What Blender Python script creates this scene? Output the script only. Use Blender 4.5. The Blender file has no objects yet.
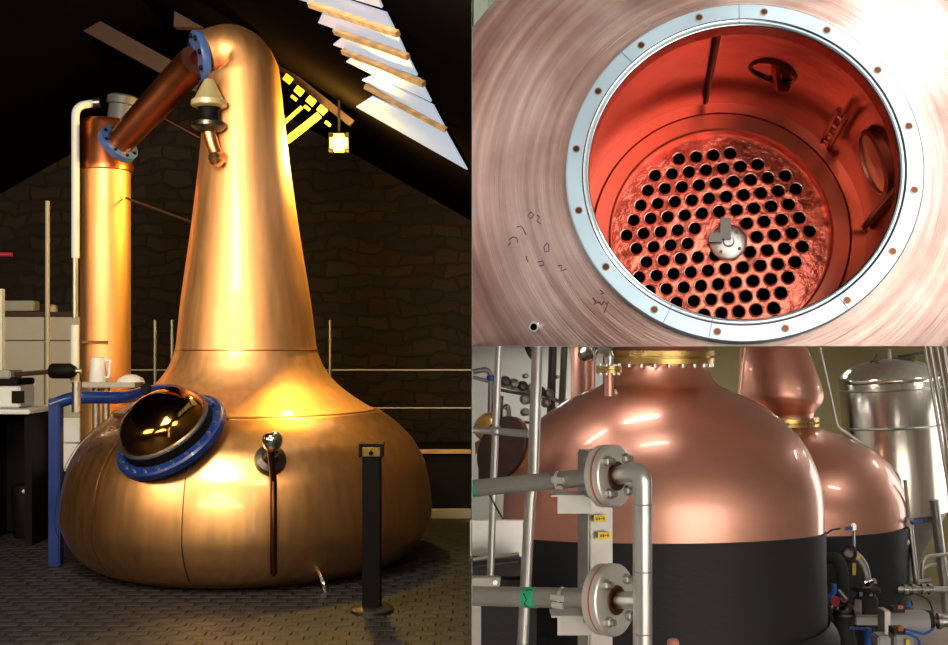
import bpy, bmesh, math, random
from mathutils import Vector, Matrix
from mathutils.bvhtree import BVHTree

random.seed(7)
SC = bpy.context.scene
COL = SC.collection
PI = math.pi
H = 1.6            # eye height of the camera, also the level of the upper deck
FPX = 1100.0       # focal length in pixels (frame 948 x 645)

# ------------------------------------------------------------------ camera
cam_d = bpy.data.cameras.new('camera')
cam_d.sensor_width = 36.0
cam_d.lens = 36.0 * FPX / 948.0
cam_d.shift_x = 2.0 / 948.0
cam_d.shift_y = 23.5 / 948.0
cam_d.clip_start = 0.05
cam = bpy.data.objects.new('camera', cam_d)
cam.location = (0, 0, H)
cam.rotation_euler = (PI / 2, 0, 0)
COL.objects.link(cam)
SC.camera = cam

# ------------------------------------------------------------------ world, lights, exposure
world = bpy.data.worlds.new('world')
SC.world = world
world.use_nodes = True
world.node_tree.nodes['Background'].inputs[0].default_value = (0.5, 0.5, 0.5, 1)
world.node_tree.nodes['Background'].inputs[1].default_value = 0.02
SC.view_settings.view_transform = 'Standard'
SC.view_settings.look = 'None'
SC.view_settings.gamma = 1.0
SC.view_settings.use_curve_mapping = False
SC.view_settings.exposure = 0.0


def area(name, loc, target, sx, sy, power, color):
    l = bpy.data.lights.new(name, 'AREA')
    l.shape = 'RECTANGLE'
    l.size, l.size_y = sx, sy
    l.energy = power
    l.color = color
    o = bpy.data.objects.new(name, l)
    COL.objects.link(o)
    o.location = loc
    d = Vector(target) - Vector(loc)
    o.rotation_euler = d.to_track_quat('-Z', 'Y').to_euler()
    return o


area('roof_window_light', (-2.15, 4.3, 4.05), (-1.8, 7.4, 1.2), 1.3, 1.7, 310, (1.0, 0.88, 0.64))
area('hall_fill_light', (-2.9, -3.6, 3.6), (-1.8, 8.3, 2.8), 5.4, 1.5, 380, (1.0, 0.84, 0.58))  # broad frontal fill added for the still, no door known there
area('left_fill_light', (-5.2, 3.4, 2.7), (-1.8, 8.0, 2.8), 1.8, 1.1, 95, (1.0, 0.78, 0.50))  # side fill added from the left, not a known window
area('right_fill_light', (-0.15, 4.4, 2.6), (-1.7, 8.3, 2.8), 1.2, 0.8, 38, (1.0, 0.78, 0.50))  # extra fill on the neck from the right, no window there
area('upper_fill_light', (1.9, -3.2, 3.9), (0.9, 3.2, 2.0), 3.4, 1.7, 66, (1.0, 0.97, 0.95))  # added fill behind the camera to brighten the vessel shell
area('upper_skylight', (2.3, 0.9, 4.9), (1.0, 3.2, 2.0), 1.0, 0.7, 62, (1.0, 0.98, 0.96))
area('lower_bounce_light', (3.1, -0.6, 1.2), (3.1, -4.0, 0.2), 5.0, 0.5, 680, (1.0, 0.96, 0.9))  # invented light bounced off the front wall to soften the dome
area('lower_side_fill', (6.1, 10.2, 0.4), (2.0, 8.0, 0.2), 2.6, 2.0, 40, (1.0, 0.97, 0.92))  # added at the right wall to streak the tank, no window built


# ------------------------------------------------------------------ materials
def mat(name, col, rough=0.5, metal=0.0, noise=None, bump=None, emit=None, strength=0.0, spec=None, coat=0.0):
    """noise = (scale, amount, (sx, sy, sz)); bump = (scale, strength, (sx, sy, sz))"""
    m = bpy.data.materials.new(name)
    m.use_nodes = True
    nt = m.node_tree
    b = nt.nodes['Principled BSDF']
    b.inputs['Base Color'].default_value = (*col, 1)
    b.inputs['Roughness'].default_value = rough
    b.inputs['Metallic'].default_value = metal
    if spec is not None:
        b.inputs['Specular IOR Level'].default_value = spec
    if coat:
        b.inputs['Coat Weight'].default_value = coat
        b.inputs['Coat Roughness'].default_value = 0.05
    if emit:
        b.inputs['Emission Color'].default_value = (*emit, 1)
        b.inputs['Emission Strength'].default_value = strength
    tc = nt.nodes.new('ShaderNodeTexCoord')

    def tex(scale, stretch, detail=4):
        mp = nt.nodes.new('ShaderNodeMapping')
        mp.inputs['Scale'].default_value = stretch
        nt.links.new(tc.outputs['Object'], mp.inputs['Vector'])
        n = nt.nodes.new('ShaderNodeTexNoise')
        n.inputs['Scale'].default_value = scale
        n.inputs['Detail'].default_value = detail
        nt.links.new(mp.outputs[0], n.inputs['Vector'])
        return n
    if noise:
        n = tex(noise[0], noise[2])
        r = nt.nodes.new('ShaderNodeValToRGB')
        a = noise[1]
        r.color_ramp.elements[0].position = 0.3
        r.color_ramp.elements[1].position = 0.7
        r.color_ramp.elements[0].color = (*[max(0, c * (1 - a)) for c in col], 1)
        r.color_ramp.elements[1].color = (*[min(1, c * (1 + a)) for c in col], 1)
        nt.links.new(n.outputs['Fac'], r.inputs['Fac'])
        nt.links.new(r.outputs['Color'], b.inputs['Base Color'])
        mr = nt.nodes.new('ShaderNodeMapRange')
        mr.inputs['To Min'].default_value = max(0.03, rough * 0.85)
        mr.inputs['To Max'].default_value = min(1, rough * 1.15)
        nt.links.new(n.outputs['Fac'], mr.inputs['Value'])
        nt.links.new(mr.outputs[0], b.inputs['Roughness'])
    if bump:
        n2 = tex(bump[0], bump[2])
        bp = nt.nodes.new('ShaderNodeBump')
        bp.inputs['Strength'].default_value = bump[1]
        bp.inputs['Distance'].default_value = 0.02
        nt.links.new(n2.outputs['Fac'], bp.inputs['Height'])
        nt.links.new(bp.outputs[0], b.inputs['Normal'])
    return m


def brick_mat(name, c1, c2, mortar, scale, bw, bh, rough=0.85, bump=0.6, swap=False, msize=0.02, distort=0.0):
    m = bpy.data.materials.new(name)
    m.use_nodes = True
    nt = m.node_tree
    b = nt.nodes['Principled BSDF']
    b.inputs['Roughness'].default_value = rough
    tc = nt.nodes.new('ShaderNodeTexCoord')
    mp = nt.nodes.new('ShaderNodeMapping')
    if swap:
        mp.inputs['Rotation'].default_value = (PI / 2, 0, 0)
    nt.links.new(tc.outputs['Object'], mp.inputs['Vector'])
    br = nt.nodes.new('ShaderNodeTexBrick')
    br.inputs['Color1'].default_value = (*c1, 1)
    br.inputs['Color2'].default_value = (*c2, 1)
    br.inputs['Mortar'].default_value = (*mortar, 1)
    br.inputs['Scale'].default_value = scale
    br.inputs['Mortar Size'].default_value = msize
    br.inputs['Mortar Smooth'].default_value = 0.4
    br.inputs['Brick Width'].default_value = bw
    br.inputs['Row Height'].default_value = bh
    vec = mp.outputs[0]
    if distort:
        nz = nt.nodes.new('ShaderNodeTexNoise')
        nz.inputs['Scale'].default_value = 2.5
        nt.links.new(mp.outputs[0], nz.inputs['Vector'])
        ad = nt.nodes.new('ShaderNodeVectorMath')
        ad.operation = 'MULTIPLY_ADD'
        ad.inputs[1].default_value = (distort, distort, 0)
        nt.links.new(nz.outputs['Color'], ad.inputs[0])
        nt.links.new(mp.outputs[0], ad.inputs[2])
        vec = ad.outputs[0]
    nt.links.new(vec, br.inputs['Vector'])
    nt.links.new(br.outputs['Color'], b.inputs['Base Color'])
    bp = nt.nodes.new('ShaderNodeBump')
    bp.inputs['Strength'].default_value = bump
    bp.inputs['Distance'].default_value = 0.03
    bp.invert = True
    nt.links.new(br.outputs['Fac'], bp.inputs['Height'])
    nt.links.new(bp.outputs[0], b.inputs['Normal'])
    return m


M = {}
M['copper_still'] = mat('copper_still', (0.90, 0.48, 0.20), 0.36, 1.0, (3.0, 0.08, (6, 6, 0.5)), (5.0, 0.015, (5, 5, 0.6)), coat=0.5)
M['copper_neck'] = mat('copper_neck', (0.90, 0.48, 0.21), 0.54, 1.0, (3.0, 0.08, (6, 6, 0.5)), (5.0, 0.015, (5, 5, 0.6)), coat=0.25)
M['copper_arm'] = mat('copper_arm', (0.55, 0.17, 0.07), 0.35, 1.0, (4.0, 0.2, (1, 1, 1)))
M['copper_seam'] = mat('copper_seam', (0.70, 0.34, 0.12), 0.35, 1.0)
M['copper_dark'] = mat('copper_dark', (0.15, 0.06, 0.03), 0.3, 1.0)
M['copper_pink'] = mat('copper_pink', (0.82, 0.41, 0.30), 0.40, 1.0, (2.2, 0.08, (1, 1, 2.0)), (3.0, 0.02, (1, 1, 1)), coat=0.8)
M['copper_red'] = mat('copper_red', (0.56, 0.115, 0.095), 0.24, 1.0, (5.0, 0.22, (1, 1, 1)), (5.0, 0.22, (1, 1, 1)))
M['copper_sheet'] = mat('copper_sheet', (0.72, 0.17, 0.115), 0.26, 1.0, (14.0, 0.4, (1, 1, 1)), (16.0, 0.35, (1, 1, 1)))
M['copper_lip'] = mat('copper_lip', (0.86, 0.42, 0.30), 0.25, 1.0)
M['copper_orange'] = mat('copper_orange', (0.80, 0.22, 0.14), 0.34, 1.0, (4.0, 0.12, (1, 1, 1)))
M['steel'] = mat('steel', (0.58, 0.57, 0.55), 0.33, 1.0, (6.0, 0.10, (1, 1, 1)))
M['steel_pale'] = mat('steel_pale', (0.80, 0.79, 0.76), 0.45, 1.0, (6.0, 0.06, (1, 1, 1)))
M['steel_satin'] = mat('steel_satin', (0.40, 0.39, 0.36), 0.45, 1.0, (8.0, 0.12, (1, 1, 1)))
M['steel_flange'] = mat('steel_flange', (0.56, 0.74, 0.86), 0.38, 1.0, (2.5, 0.12, (1, 1, 1)))
M['steel_bright'] = mat('steel_bright', (0.75, 0.73, 0.70), 0.16, 1.0)
M['steel_tank'] = mat('steel_tank', (0.62, 0.58, 0.50), 0.20, 1.0, (3.0, 0.08, (8, 8, 0.3)), (4.0, 0.05, (6, 6, 0.3)))
M['steel_dark'] = mat('steel_dark', (0.16, 0.15, 0.14), 0.35, 1.0)
M['pale_brass'] = mat('pale_brass', (0.72, 0.60, 0.33), 0.35, 0.45)
M['brass'] = mat('brass', (0.62, 0.42, 0.14), 0.28, 1.0, (8, 0.12, (1, 1, 1)))
M['blue_paint'] = mat('blue_paint', (0.006, 0.024, 0.15), 0.35, 0.0, (6, 0.2, (1, 1, 1)), coat=0.4)
M['blue_flange'] = mat('blue_flange', (0.06, 0.12, 0.36), 0.4, 0.0, (6, 0.2, (1, 1, 1)))
M['blue_cap'] = mat('blue_cap', (0.02, 0.12, 0.55), 0.4)
M['white_paint'] = mat('white_paint', (0.62, 0.64, 0.68), 0.45)
M['cream_paint'] = mat('cream_paint', (0.42, 0.39, 0.31), 0.4)
M['grey_paint'] = mat('grey_paint', (0.30, 0.30, 0.30), 0.5)
M['dark_grey'] = mat('dark_grey', (0.085, 0.085, 0.10), 0.5)
M['grey_box'] = mat('grey_box', (0.42, 0.42, 0.42), 0.5)
M['black_paint'] = mat('black_paint', (0.004, 0.003, 0.003), 0.6, spec=0.12)
M['black_rubber'] = mat('black_rubber', (0.018, 0.018, 0.020), 0.7)
M['jacket'] = mat('jacket', (0.011, 0.012, 0.0145), 0.62, 0.0, (9, 0.25, (1, 1, 1)), (14, 0.12, (1, 1, 3)))
M['hole_dark'] = mat('hole_dark', (0.004, 0.003, 0.003), 0.9, spec=0.0)  # shade inside bores and holes put into the colour
M['green_tape'] = mat('green_tape', (0.02, 0.45, 0.20), 0.45)
M['yellow_tag'] = mat('yellow_tag', (0.85, 0.62, 0.02), 0.5)
M['yellow_plastic'] = mat('yellow_plastic', (0.65, 0.50, 0.06), 0.45)
M['red_paint'] = mat('red_paint', (0.35, 0.02, 0.03), 0.4)
M['orange_gasket'] = mat('orange_gasket', (0.62, 0.17, 0.04), 0.5)
M['ink'] = mat('ink', (0.02, 0.02, 0.05), 0.6)
M['purple_ink'] = mat('purple_ink', (0.14, 0.05, 0.16), 0.6)
M['blue_ink'] = mat('blue_ink', (0.06, 0.22, 0.50), 0.6)
M['wood_dark'] = mat('wood_dark', (0.04, 0.016, 0.010), 0.65, 0.0, (3, 0.35, (1, 8, 8)))
M['wood_tan'] = mat('wood_tan', (0.42, 0.26, 0.12), 0.6, 0.0, (3, 0.35, (2, 8, 8)))
M['wood_lit'] = mat('wood_lit', (0.60, 0.45, 0.08), 0.6)  # lamp's yellow glow put into the timber colour
M['sky_glass'] = mat('sky_glass', (0.04, 0.045, 0.05), 0.3, 0.0, emit=(0.60, 0.70, 0.84), strength=0.72, spec=0.05)
M['lamp_glow'] = mat('lamp_glow', (0.3, 0.2, 0.02), 0.4, emit=(1.0, 0.55, 0.02), strength=9.0)
M['fill_glow'] = mat('fill_glow', (1, 1, 1), 0.4, emit=(1.0, 0.97, 0.92), strength=40.0)
M['amber_dome'] = mat('amber_dome', (0.45, 0.22, 0.05), 0.10, 1.0)
M['panel_soft'] = mat('panel_soft', (1, 1, 1), 0.4, emit=(1.0, 0.97, 0.92), strength=14.0)
M['pink_skin_plastic'] = mat('pink_plastic', (0.55, 0.20, 0.15), 0.5)
M['bucket'] = mat('bucket', (0.25, 0.13, 0.09), 0.6)
# setting
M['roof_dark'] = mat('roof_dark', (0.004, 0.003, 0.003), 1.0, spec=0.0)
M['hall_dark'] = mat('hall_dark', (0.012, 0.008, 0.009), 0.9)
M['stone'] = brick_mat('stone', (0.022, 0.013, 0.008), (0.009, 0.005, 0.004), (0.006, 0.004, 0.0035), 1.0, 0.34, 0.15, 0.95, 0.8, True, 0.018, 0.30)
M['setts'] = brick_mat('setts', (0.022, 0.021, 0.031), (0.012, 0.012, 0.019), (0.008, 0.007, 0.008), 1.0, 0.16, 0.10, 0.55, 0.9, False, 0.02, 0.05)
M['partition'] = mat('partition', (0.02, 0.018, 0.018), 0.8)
M['white_wall'] = mat('white_wall', (0.78, 0.76, 0.74), 0.8)
M['pale_wall'] = mat('pale_wall', (0.78, 0.81, 0.75), 0.8, 0.0, (1.5, 0.04, (1, 1, 1)))
M['olive_wall'] = mat('olive_wall', (0.45, 0.39, 0.19), 0.8, 0.0, (1.5, 0.10, (1, 1, 1)))
M['green_wall'] = mat('green_wall', (0.42, 0.52, 0.42), 0.6)
M['deck'] = mat('deck', (0.20, 0.17, 0.16), 0.7)
M['concrete'] = mat('concrete', (0.34, 0.29, 0.23), 0.75, 0.0, (3, 0.15, (1, 1, 1)))


def brushed_copper():
    """Copper head with turning marks running round the opening (object space, axis Z)."""
    m = bpy.data.materials.new('copper_brushed')
    m.use_nodes = True
    nt = m.node_tree
    b = nt.nodes['Principled BSDF']
    b.inputs['Metallic'].default_value = 1.0
    tc = nt.nodes.new('ShaderNodeTexCoord')
    sp = nt.nodes.new('ShaderNodeSeparateXYZ')
    nt.links.new(tc.outputs['Object'], sp.inputs[0])
    cb = nt.nodes.new('ShaderNodeCombineXYZ')
    nt.links.new(sp.outputs['X'], cb.inputs['X'])
    nt.links.new(sp.outputs['Y'], cb.inputs['Y'])
    ln = nt.nodes.new('ShaderNodeVectorMath')
    ln.operation = 'LENGTH'
    nt.links.new(cb.outputs[0], ln.inputs[0])
    # polar vector: radius fine, angle coarse
    un = nt.nodes.new('ShaderNodeVectorMath')
    un.operation = 'NORMALIZE'
    nt.links.new(cb.outputs[0], un.inputs[0])
    us = nt.nodes.new('ShaderNodeSeparateXYZ')
    nt.links.new(un.outputs[0], us.inputs[0])
    cv = nt.nodes.new('ShaderNodeCombineXYZ')
    nt.links.new(ln.outputs['Value'], cv.inputs['Z'])
    nt.links.new(us.outputs['X'], cv.inputs['X'])
    nt.links.new(us.outputs['Y'], cv.inputs['Y'])

    def polar_noise(sx, sy, detail):
        mp = nt.nodes.new('ShaderNodeMapping')
        mp.inputs['Scale'].default_value = (sy, sy, sx)
        nt.links.new(cv.outputs[0], mp.inputs['Vector'])
        n = nt.nodes.new('ShaderNodeTexNoise')
        n.inputs['Scale'].default_value = 1.0
        n.inputs['Detail'].default_value = detail
        nt.links.new(mp.outputs[0], n.inputs['Vector'])
        return n
    coarse = polar_noise(34, 0.9, 5)
    fine = polar_noise(240, 3, 3)
    patch = nt.nodes.new('ShaderNodeTexNoise')
    patch.inputs['Scale'].default_value = 3.2
    patch.inputs['Detail'].default_value = 5
    nt.links.new(tc.outputs['Object'], patch.inputs['Vector'])
    r = nt.nodes.new('ShaderNodeValToRGB')
    r.color_ramp.elements[0].position = 0.32
    r.color_ramp.elements[1].position = 0.68
    r.color_ramp.elements[0].color = (0.46, 0.33, 0.30, 1)
    r.color_ramp.elements[1].color = (0.80, 0.64, 0.59, 1)
    nt.links.new(coarse.outputs['Fac'], r.inputs['Fac'])
    r2 = nt.nodes.new('ShaderNodeValToRGB')
    r2.color_ramp.elements[0].position = 0.40
    r2.color_ramp.elements[1].position = 0.62
    r2.color_ramp.elements[0].color = (0.60, 0.47, 0.43, 1)
    r2.color_ramp.elements[1].color = (1, 1, 1, 1)
    nt.links.new(patch.outputs['Fac'], r2.inputs['Fac'])
    mx = nt.nodes.new('ShaderNodeMixRGB')
    mx.blend_type = 'MULTIPLY'
    mx.inputs['Fac'].default_value = 0.75
    nt.links.new(r.outputs['Color'], mx.inputs['Color1'])
    nt.links.new(r2.outputs['Color'], mx.inputs['Color2'])
    nt.links.new(mx.outputs[0], b.inputs['Base Color'])
    mr = nt.nodes.new('ShaderNodeMapRange')
    mr.inputs['To Min'].default_value = 0.26
    mr.inputs['To Max'].default_value = 0.50
    nt.links.new(patch.outputs['Fac'], mr.inputs['Value'])
    nt.links.new(mr.outputs[0], b.inputs['Roughness'])
    ad = nt.nodes.new('ShaderNodeMath')
    ad.operation = 'ADD'
    nt.links.new(coarse.outputs['Fac'], ad.inputs[0])
    nt.links.new(fine.outputs['Fac'], ad.inputs[1])
    bp = nt.nodes.new('ShaderNodeBump')
    bp.inputs['Strength'].default_value = 0.18
    bp.inputs['Distance'].default_value = 0.01
    nt.links.new(ad.outputs[0], bp.inputs['Height'])
    nt.links.new(bp.outputs[0], b.inputs['Normal'])
    return m


M['copper_brushed'] = brushed_copper()


# ------------------------------------------------------------------ geometry helpers
def P(px, py, Y):
    """Point at distance Y that shows at pixel (px, py)."""
    return Vector(((px - 472.0) / FPX * Y, Y, H + (346.0 - py) / FPX * Y))


def ray(px, py):
    return Vector(((px - 472.0) / FPX, 1.0, (346.0 - py) / FPX)).normalized()


CAM = Vector((0, 0, H))


def S(w, Y):
    return w * Y / FPX


def frame(origin, z, xhint=(1, 0, 0)):
    z = Vector(z).normalized()
    x = Vector(xhint) - Vector(xhint).dot(z) * z
    if x.length < 1e-4:
        x = Vector((0, 1, 0)) - Vector((0, 1, 0)).dot(z) * z
    x.normalize()
    y = z.cross(x)
    m = Matrix((x, y, z)).transposed().to_4x4()
    m.translation = Vector(origin)
    return m


class G:
    def cutx(self):
        return self.cut(Vector((.001, 0, 0)), Vector((1, 0, 0)))

    def cutz(self):
        return self.cut(Vector((0, 0, H - .0012)), Vector((0, 0, -1)))

    """Collects shapes in world space; done() links them as one mesh."""

    def __init__(self):
        self.bm = bmesh.new()

    def quad_rings(self, rings, close=True, cap0=False, cap1=False):
        vs = [[self.bm.verts.new(p) for p in r] for r in rings]
        n = len(vs[0])
        for a, b in zip(vs[:-1], vs[1:]):
            for i in range(n if close else n - 1):
                j = (i + 1) % n
                try:
                    self.bm.faces.new((a[i], a[j], b[j], b[i]))
                except ValueError:
                    pass
        if cap0:
            self.bm.faces.new(list(reversed(vs[0])))
        if cap1:
            self.bm.faces.new(vs[-1])
        return self

    def lathe(self, prof, fr=None, seg=48, cap=True, loop=False):
        """prof: list of (r, z) about local Z of fr."""
        fr = fr or Matrix.Identity(4)
        rings = []
        for r, z in prof:
            r = max(r, 1e-5)
            rings.append([fr @ Vector((r * math.cos(2 * PI * i / seg), r * math.sin(2 * PI * i / seg), z)) for i in range(seg)])
        if loop:
            rings.append(rings[0])
            self.quad_rings(rings)
            bmesh.ops.remove_doubles(self.bm, verts=self.bm.verts, dist=1e-7)
        else:
            self.quad_rings(rings, True, cap, cap)
        return self

    def box(self, c, s, fr=None):
        fr = fr or Matrix.Identity(4)
        c = Vector(c)
        v = []
        for dz in (-.5, .5):
            for dx, dy in ((-.5, -.5), (.5, -.5), (.5, .5), (-.5, .5)):
                v.append(self.bm.verts.new(fr @ (c + Vector((dx * s[0], dy * s[1], dz * s[2])))))
        for f in ((3, 2, 1, 0), (4, 5, 6, 7), (0, 1, 5, 4), (1, 2, 6, 5), (2, 3, 7, 6), (3, 0, 4, 7)):
            self.bm.faces.new([v[i] for i in f])
        return self

    def tube(self, pts, r, seg=16, cap=True):
        pts = [Vector(p) for p in pts]
        n = len(pts)
        rs = r if isinstance(r, (list, tuple)) else [r] * n
        t0 = (pts[1] - pts[0]).normalized()
        up = Vector((0, 0, 1)) if abs(t0.z) < 0.9 else Vector((1, 0, 0))
        x = (up - up.dot(t0) * t0).normalized()
        rings = []
        for i in range(n):
            if i == 0:
                t = (pts[1] - pts[0])
            elif i == n - 1:
                t = (pts[-1] - pts[-2])
            else:
                t = (pts[i + 1] - pts[i]).normalized() + (pts[i] - pts[i - 1]).normalized()
            t = t.normalized()
            x = (x - x.dot(t) * t).normalized()
            y = t.cross(x)
            rings.append([pts[i] + rs[i] * (math.cos(2 * PI * k / seg) * x + math.sin(2 * PI * k / seg) * y) for k in range(seg)])
        self.quad_rings(rings, True, cap, cap)
        return self

    def prism(self, poly, d):
        """poly: 3-D points in order; extruded by vector d."""
        d = Vector(d)
        a = [self.bm.verts.new(Vector(p)) for p in poly]
        b = [self.bm.verts.new(Vector(p) + d) for p in poly]
        self.bm.faces.new(a)
        self.bm.faces.new(list(reversed(b)))
        n = len(a)
        for i in range(n):
            j = (i + 1) % n
            self.bm.faces.new((a[j], a[i], b[i], b[j]))
        return self

    def cut(self, co, no):
        """keep the side the normal points to"""
        bmesh.ops.bisect_plane(self.bm, geom=self.bm.verts[:] + self.bm.edges[:] + self.bm.faces[:], dist=1e-6,
                               plane_co=co, plane_no=no, clear_inner=True)
        return self

    def done(self, name, m, parent=None, angle=35, bevel=0.0, keep_normals=False, local=None):
        me = bpy.data.meshes.new(name)
        if not keep_normals:
            bmesh.ops.recalc_face_normals(self.bm, faces=self.bm.faces[:])
        if bevel:
            es = [e for e in self.bm.edges if len(e.link_faces) == 2 and e.calc_face_angle(0) > 0.6]
            bmesh.ops.bevel(self.bm, geom=es, offset=bevel, segments=2, affect='EDGES', clamp_overlap=True)
        base = local
        if base is None and parent is not None:
            base = parent['_mw'] if '_mw' in parent else None
            base = WM.get(parent.name)
        if base is not None:
            self.bm.transform(base.inverted())
        self.bm.to_mesh(me)
        self.bm.free()
        me.materials.append(M[m])
        for p in me.polygons:
            p.use_smooth = True
        try:
            me.set_sharp_from_angle(angle=math.radians(angle))
        except Exception:
            pass
        o = bpy.data.objects.new(name, me)
        COL.objects.link(o)
        if parent is not None:
            o.parent = parent
            WM[o.name] = WM.get(parent.name, Matrix.Identity(4))
        elif base is not None:
            o.matrix_world = base
            WM[o.name] = base.copy()
        else:
            WM[o.name] = Matrix.Identity(4)
        return o


WM = {}      # world matrix of every built object, by name


def tag(o, label, cat, group=None):
    o['label'] = label
    o['category'] = cat
    if group:
        o['group'] = group
    return o


def thing(name, label, cat, loc=(0, 0, 0), group=None, mw=None):
    o = bpy.data.objects.new(name, None)
    COL.objects.link(o)
    m = mw.copy() if mw is not None else Matrix.Translation(Vector(loc))
    o.matrix_world = m
    o.empty_display_size = 0.1
    WM[o.name] = m
    return tag(o, label, cat, group)


def struct(o):
    o['kind'] = 'structure'
    return o


def single(g, name, m, label, cat, group=None, loc=None, **kw):
    """a thing that is one mesh"""
    o = g.done(name, m, None, local=Matrix.Translation(Vector(loc)) if loc is not None else None, **kw)
    return tag(o, label, cat, group)


def bend(pts, r, n=6):
    """round the corners of a polyline"""
    pts = [Vector(p) for p in pts]
    out = [pts[0]]
    for a, b, c in zip(pts[:-2], pts[1:-1], pts[2:]):
        d1, d2 = (a - b), (c - b)
        k = min(r, d1.length * 0.49, d2.length * 0.49)
        p0, p1 = b + d1.normalized() * k, b + d2.normalized() * k
        for i in range(n + 1):
            t = i / n
            out.append((1 - t) ** 2 * p0 + 2 * t * (1 - t) * b + t * t * p1)
    out.append(pts[-1])
    return out


def spline(pts, n=6):
    """Catmull-Rom through tuples of any length"""
    out = []
    L = len(pts)
    for i in range(L - 1):
        p0, p1, p2, p3 = pts[max(i - 1, 0)], pts[i], pts[i + 1], pts[min(i + 2, L - 1)]
        for k in range(n):
            t = k / n
            out.append(tuple(0.5 * (2 * b + (c - a) * t + (2 * a - 5 * b + 4 * c - d) * t * t + (3 * b - a - 3 * c + d) * t ** 3)
                             for a, b, c, d in zip(p0, p1, p2, p3)))
    out.append(tuple(pts[-1]))
    return out


def bolts(parent, fr, radius, n, r, h, m='steel', name='bolt', phase=0.0, arc=None):
    for i in range(n):
        a = phase + 2 * PI * i / n
        if arc and not (arc[0] <= a <= arc[1]):
            continue
        c = fr @ Vector((radius * math.cos(a), radius * math.sin(a), 0))
        f = fr.copy()
        f.translation = c
        G().lathe([(r, 0), (r, h * .7), (r * .8, h)], f, 6).done(name, m, parent)


def bvh_of(o):
    me = o.data
    mw = WM[o.name]
    return BVHTree.FromPolygons([mw @ v.co for v in me.vertices], [list(p.vertices) for p in me.polygons])


def cast(bvh, px, py):
    loc, no, _, _ = bvh.ray_cast(CAM, ray(px, py))
    if loc is None:
        return P(px, py, 8.0), Vector((0, -1, 0))
    if no.dot(ray(px, py)) > 0:
        no = -no
    return loc, no


def slab(name, lo, hi, m, cat=None):
    lo, hi = Vector(lo), Vector(hi)
    return struct(G().box((lo + hi) / 2, hi - lo).done(name, m))


# ================================================================== SETTING
XL, YB = -6.0, 12.7
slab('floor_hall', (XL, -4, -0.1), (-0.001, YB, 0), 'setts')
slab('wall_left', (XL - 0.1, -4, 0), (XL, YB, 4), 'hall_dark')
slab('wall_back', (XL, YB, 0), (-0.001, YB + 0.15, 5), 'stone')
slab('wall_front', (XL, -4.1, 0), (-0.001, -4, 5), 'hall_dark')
slab('wall_partition', (-0.0005, 1.0, -1.2), (-0.0001, 13.2, 5.2), 'partition')
slab('side_reflector', (0.0000, 2.4, -1.2), (0.0003, 13.0, 5.0), 'white_wall')  # white reflector sheet added to brighten shell and dome from the left
slab('light_block_behind', (-0.05, -4, -1.2), (0.05, -0.15, 5.2), 'partition')  # unseen sheet placed to stop light crossing between the rooms
# gabled roof of the hall: 30 degree slopes, ridge at x = -3
TANR = 0.5676


def roof_z(x):
    return 3.05 - (x + 0.05) * TANR if x > -3.0 else 3.05 + 2.95 * TANR - (-3.0 - x) * TANR


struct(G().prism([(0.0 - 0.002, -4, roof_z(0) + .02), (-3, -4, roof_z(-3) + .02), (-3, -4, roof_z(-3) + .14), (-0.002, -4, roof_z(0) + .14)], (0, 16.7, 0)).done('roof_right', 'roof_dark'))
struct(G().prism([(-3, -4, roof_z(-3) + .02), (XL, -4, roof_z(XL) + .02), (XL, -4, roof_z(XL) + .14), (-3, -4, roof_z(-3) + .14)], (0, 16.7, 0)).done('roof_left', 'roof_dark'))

# right-hand building: upper deck at eye level, lower still room sunk below it
XR = 6.2
slab('floor_upper', (0.001, 2.2, H - 0.0002), (XR, 13.0, H + 0.0002), 'deck')
slab('ceiling_reflector', (0.001, 2.25, H - 0.0009), (XR, 12.9, H - 0.0004), 'white_wall')  # thin white bounce sheet added above the dome
slab('floor_lower', (0.001, -4, -1.3), (XR, 13.0, -1.2), 'concrete')
slab('wall_right', (XR, -4, -1.2), (XR + .1, 13.0, 5.0), 'white_wall')
slab('ceiling_upper', (0.001, -4, 5.0), (XR, 13.0, 5.1), 'white_wall')
slab('wall_front_right', (0.06, -4.1, -1.2), (XR, -4.0, 5.0), 'white_wall')
slab('wall_back_olive', (1.35, 12.9, -1.2), (XR, 13.0, H - 0.01), 'olive_wall')
slab('wall_back_pale', (0.001, 11.6, -1.2), (1.38, 11.7, H - 0.01), 'pale_wall')
# corrugated wall behind the vessel, upper room
g = G()
pr = []
x = 0.01
while x < XR:
    pr += [(x, 7.0), (x + .09, 7.0), (x + .12, 7.05), (x + .21, 7.05), (x + .24, 7.0)]
    x += .24
tilt = 0.55
g.quad_rings([[(a, b, H + 0.005) for a, b in pr], [(a, b, 4.99) for a, b in pr]], close=False)
struct(g.done('wall_back_upper', 'green_wall', angle=20))

# ================================================================== LEFT HALL : the pot still
YS = 8.3
AX = (247 - 472) / FPX * YS           # axis of the still
k = YS / FPX


def zy(py, Y=YS):
    return H + (346 - py) / FPX * Y


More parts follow.
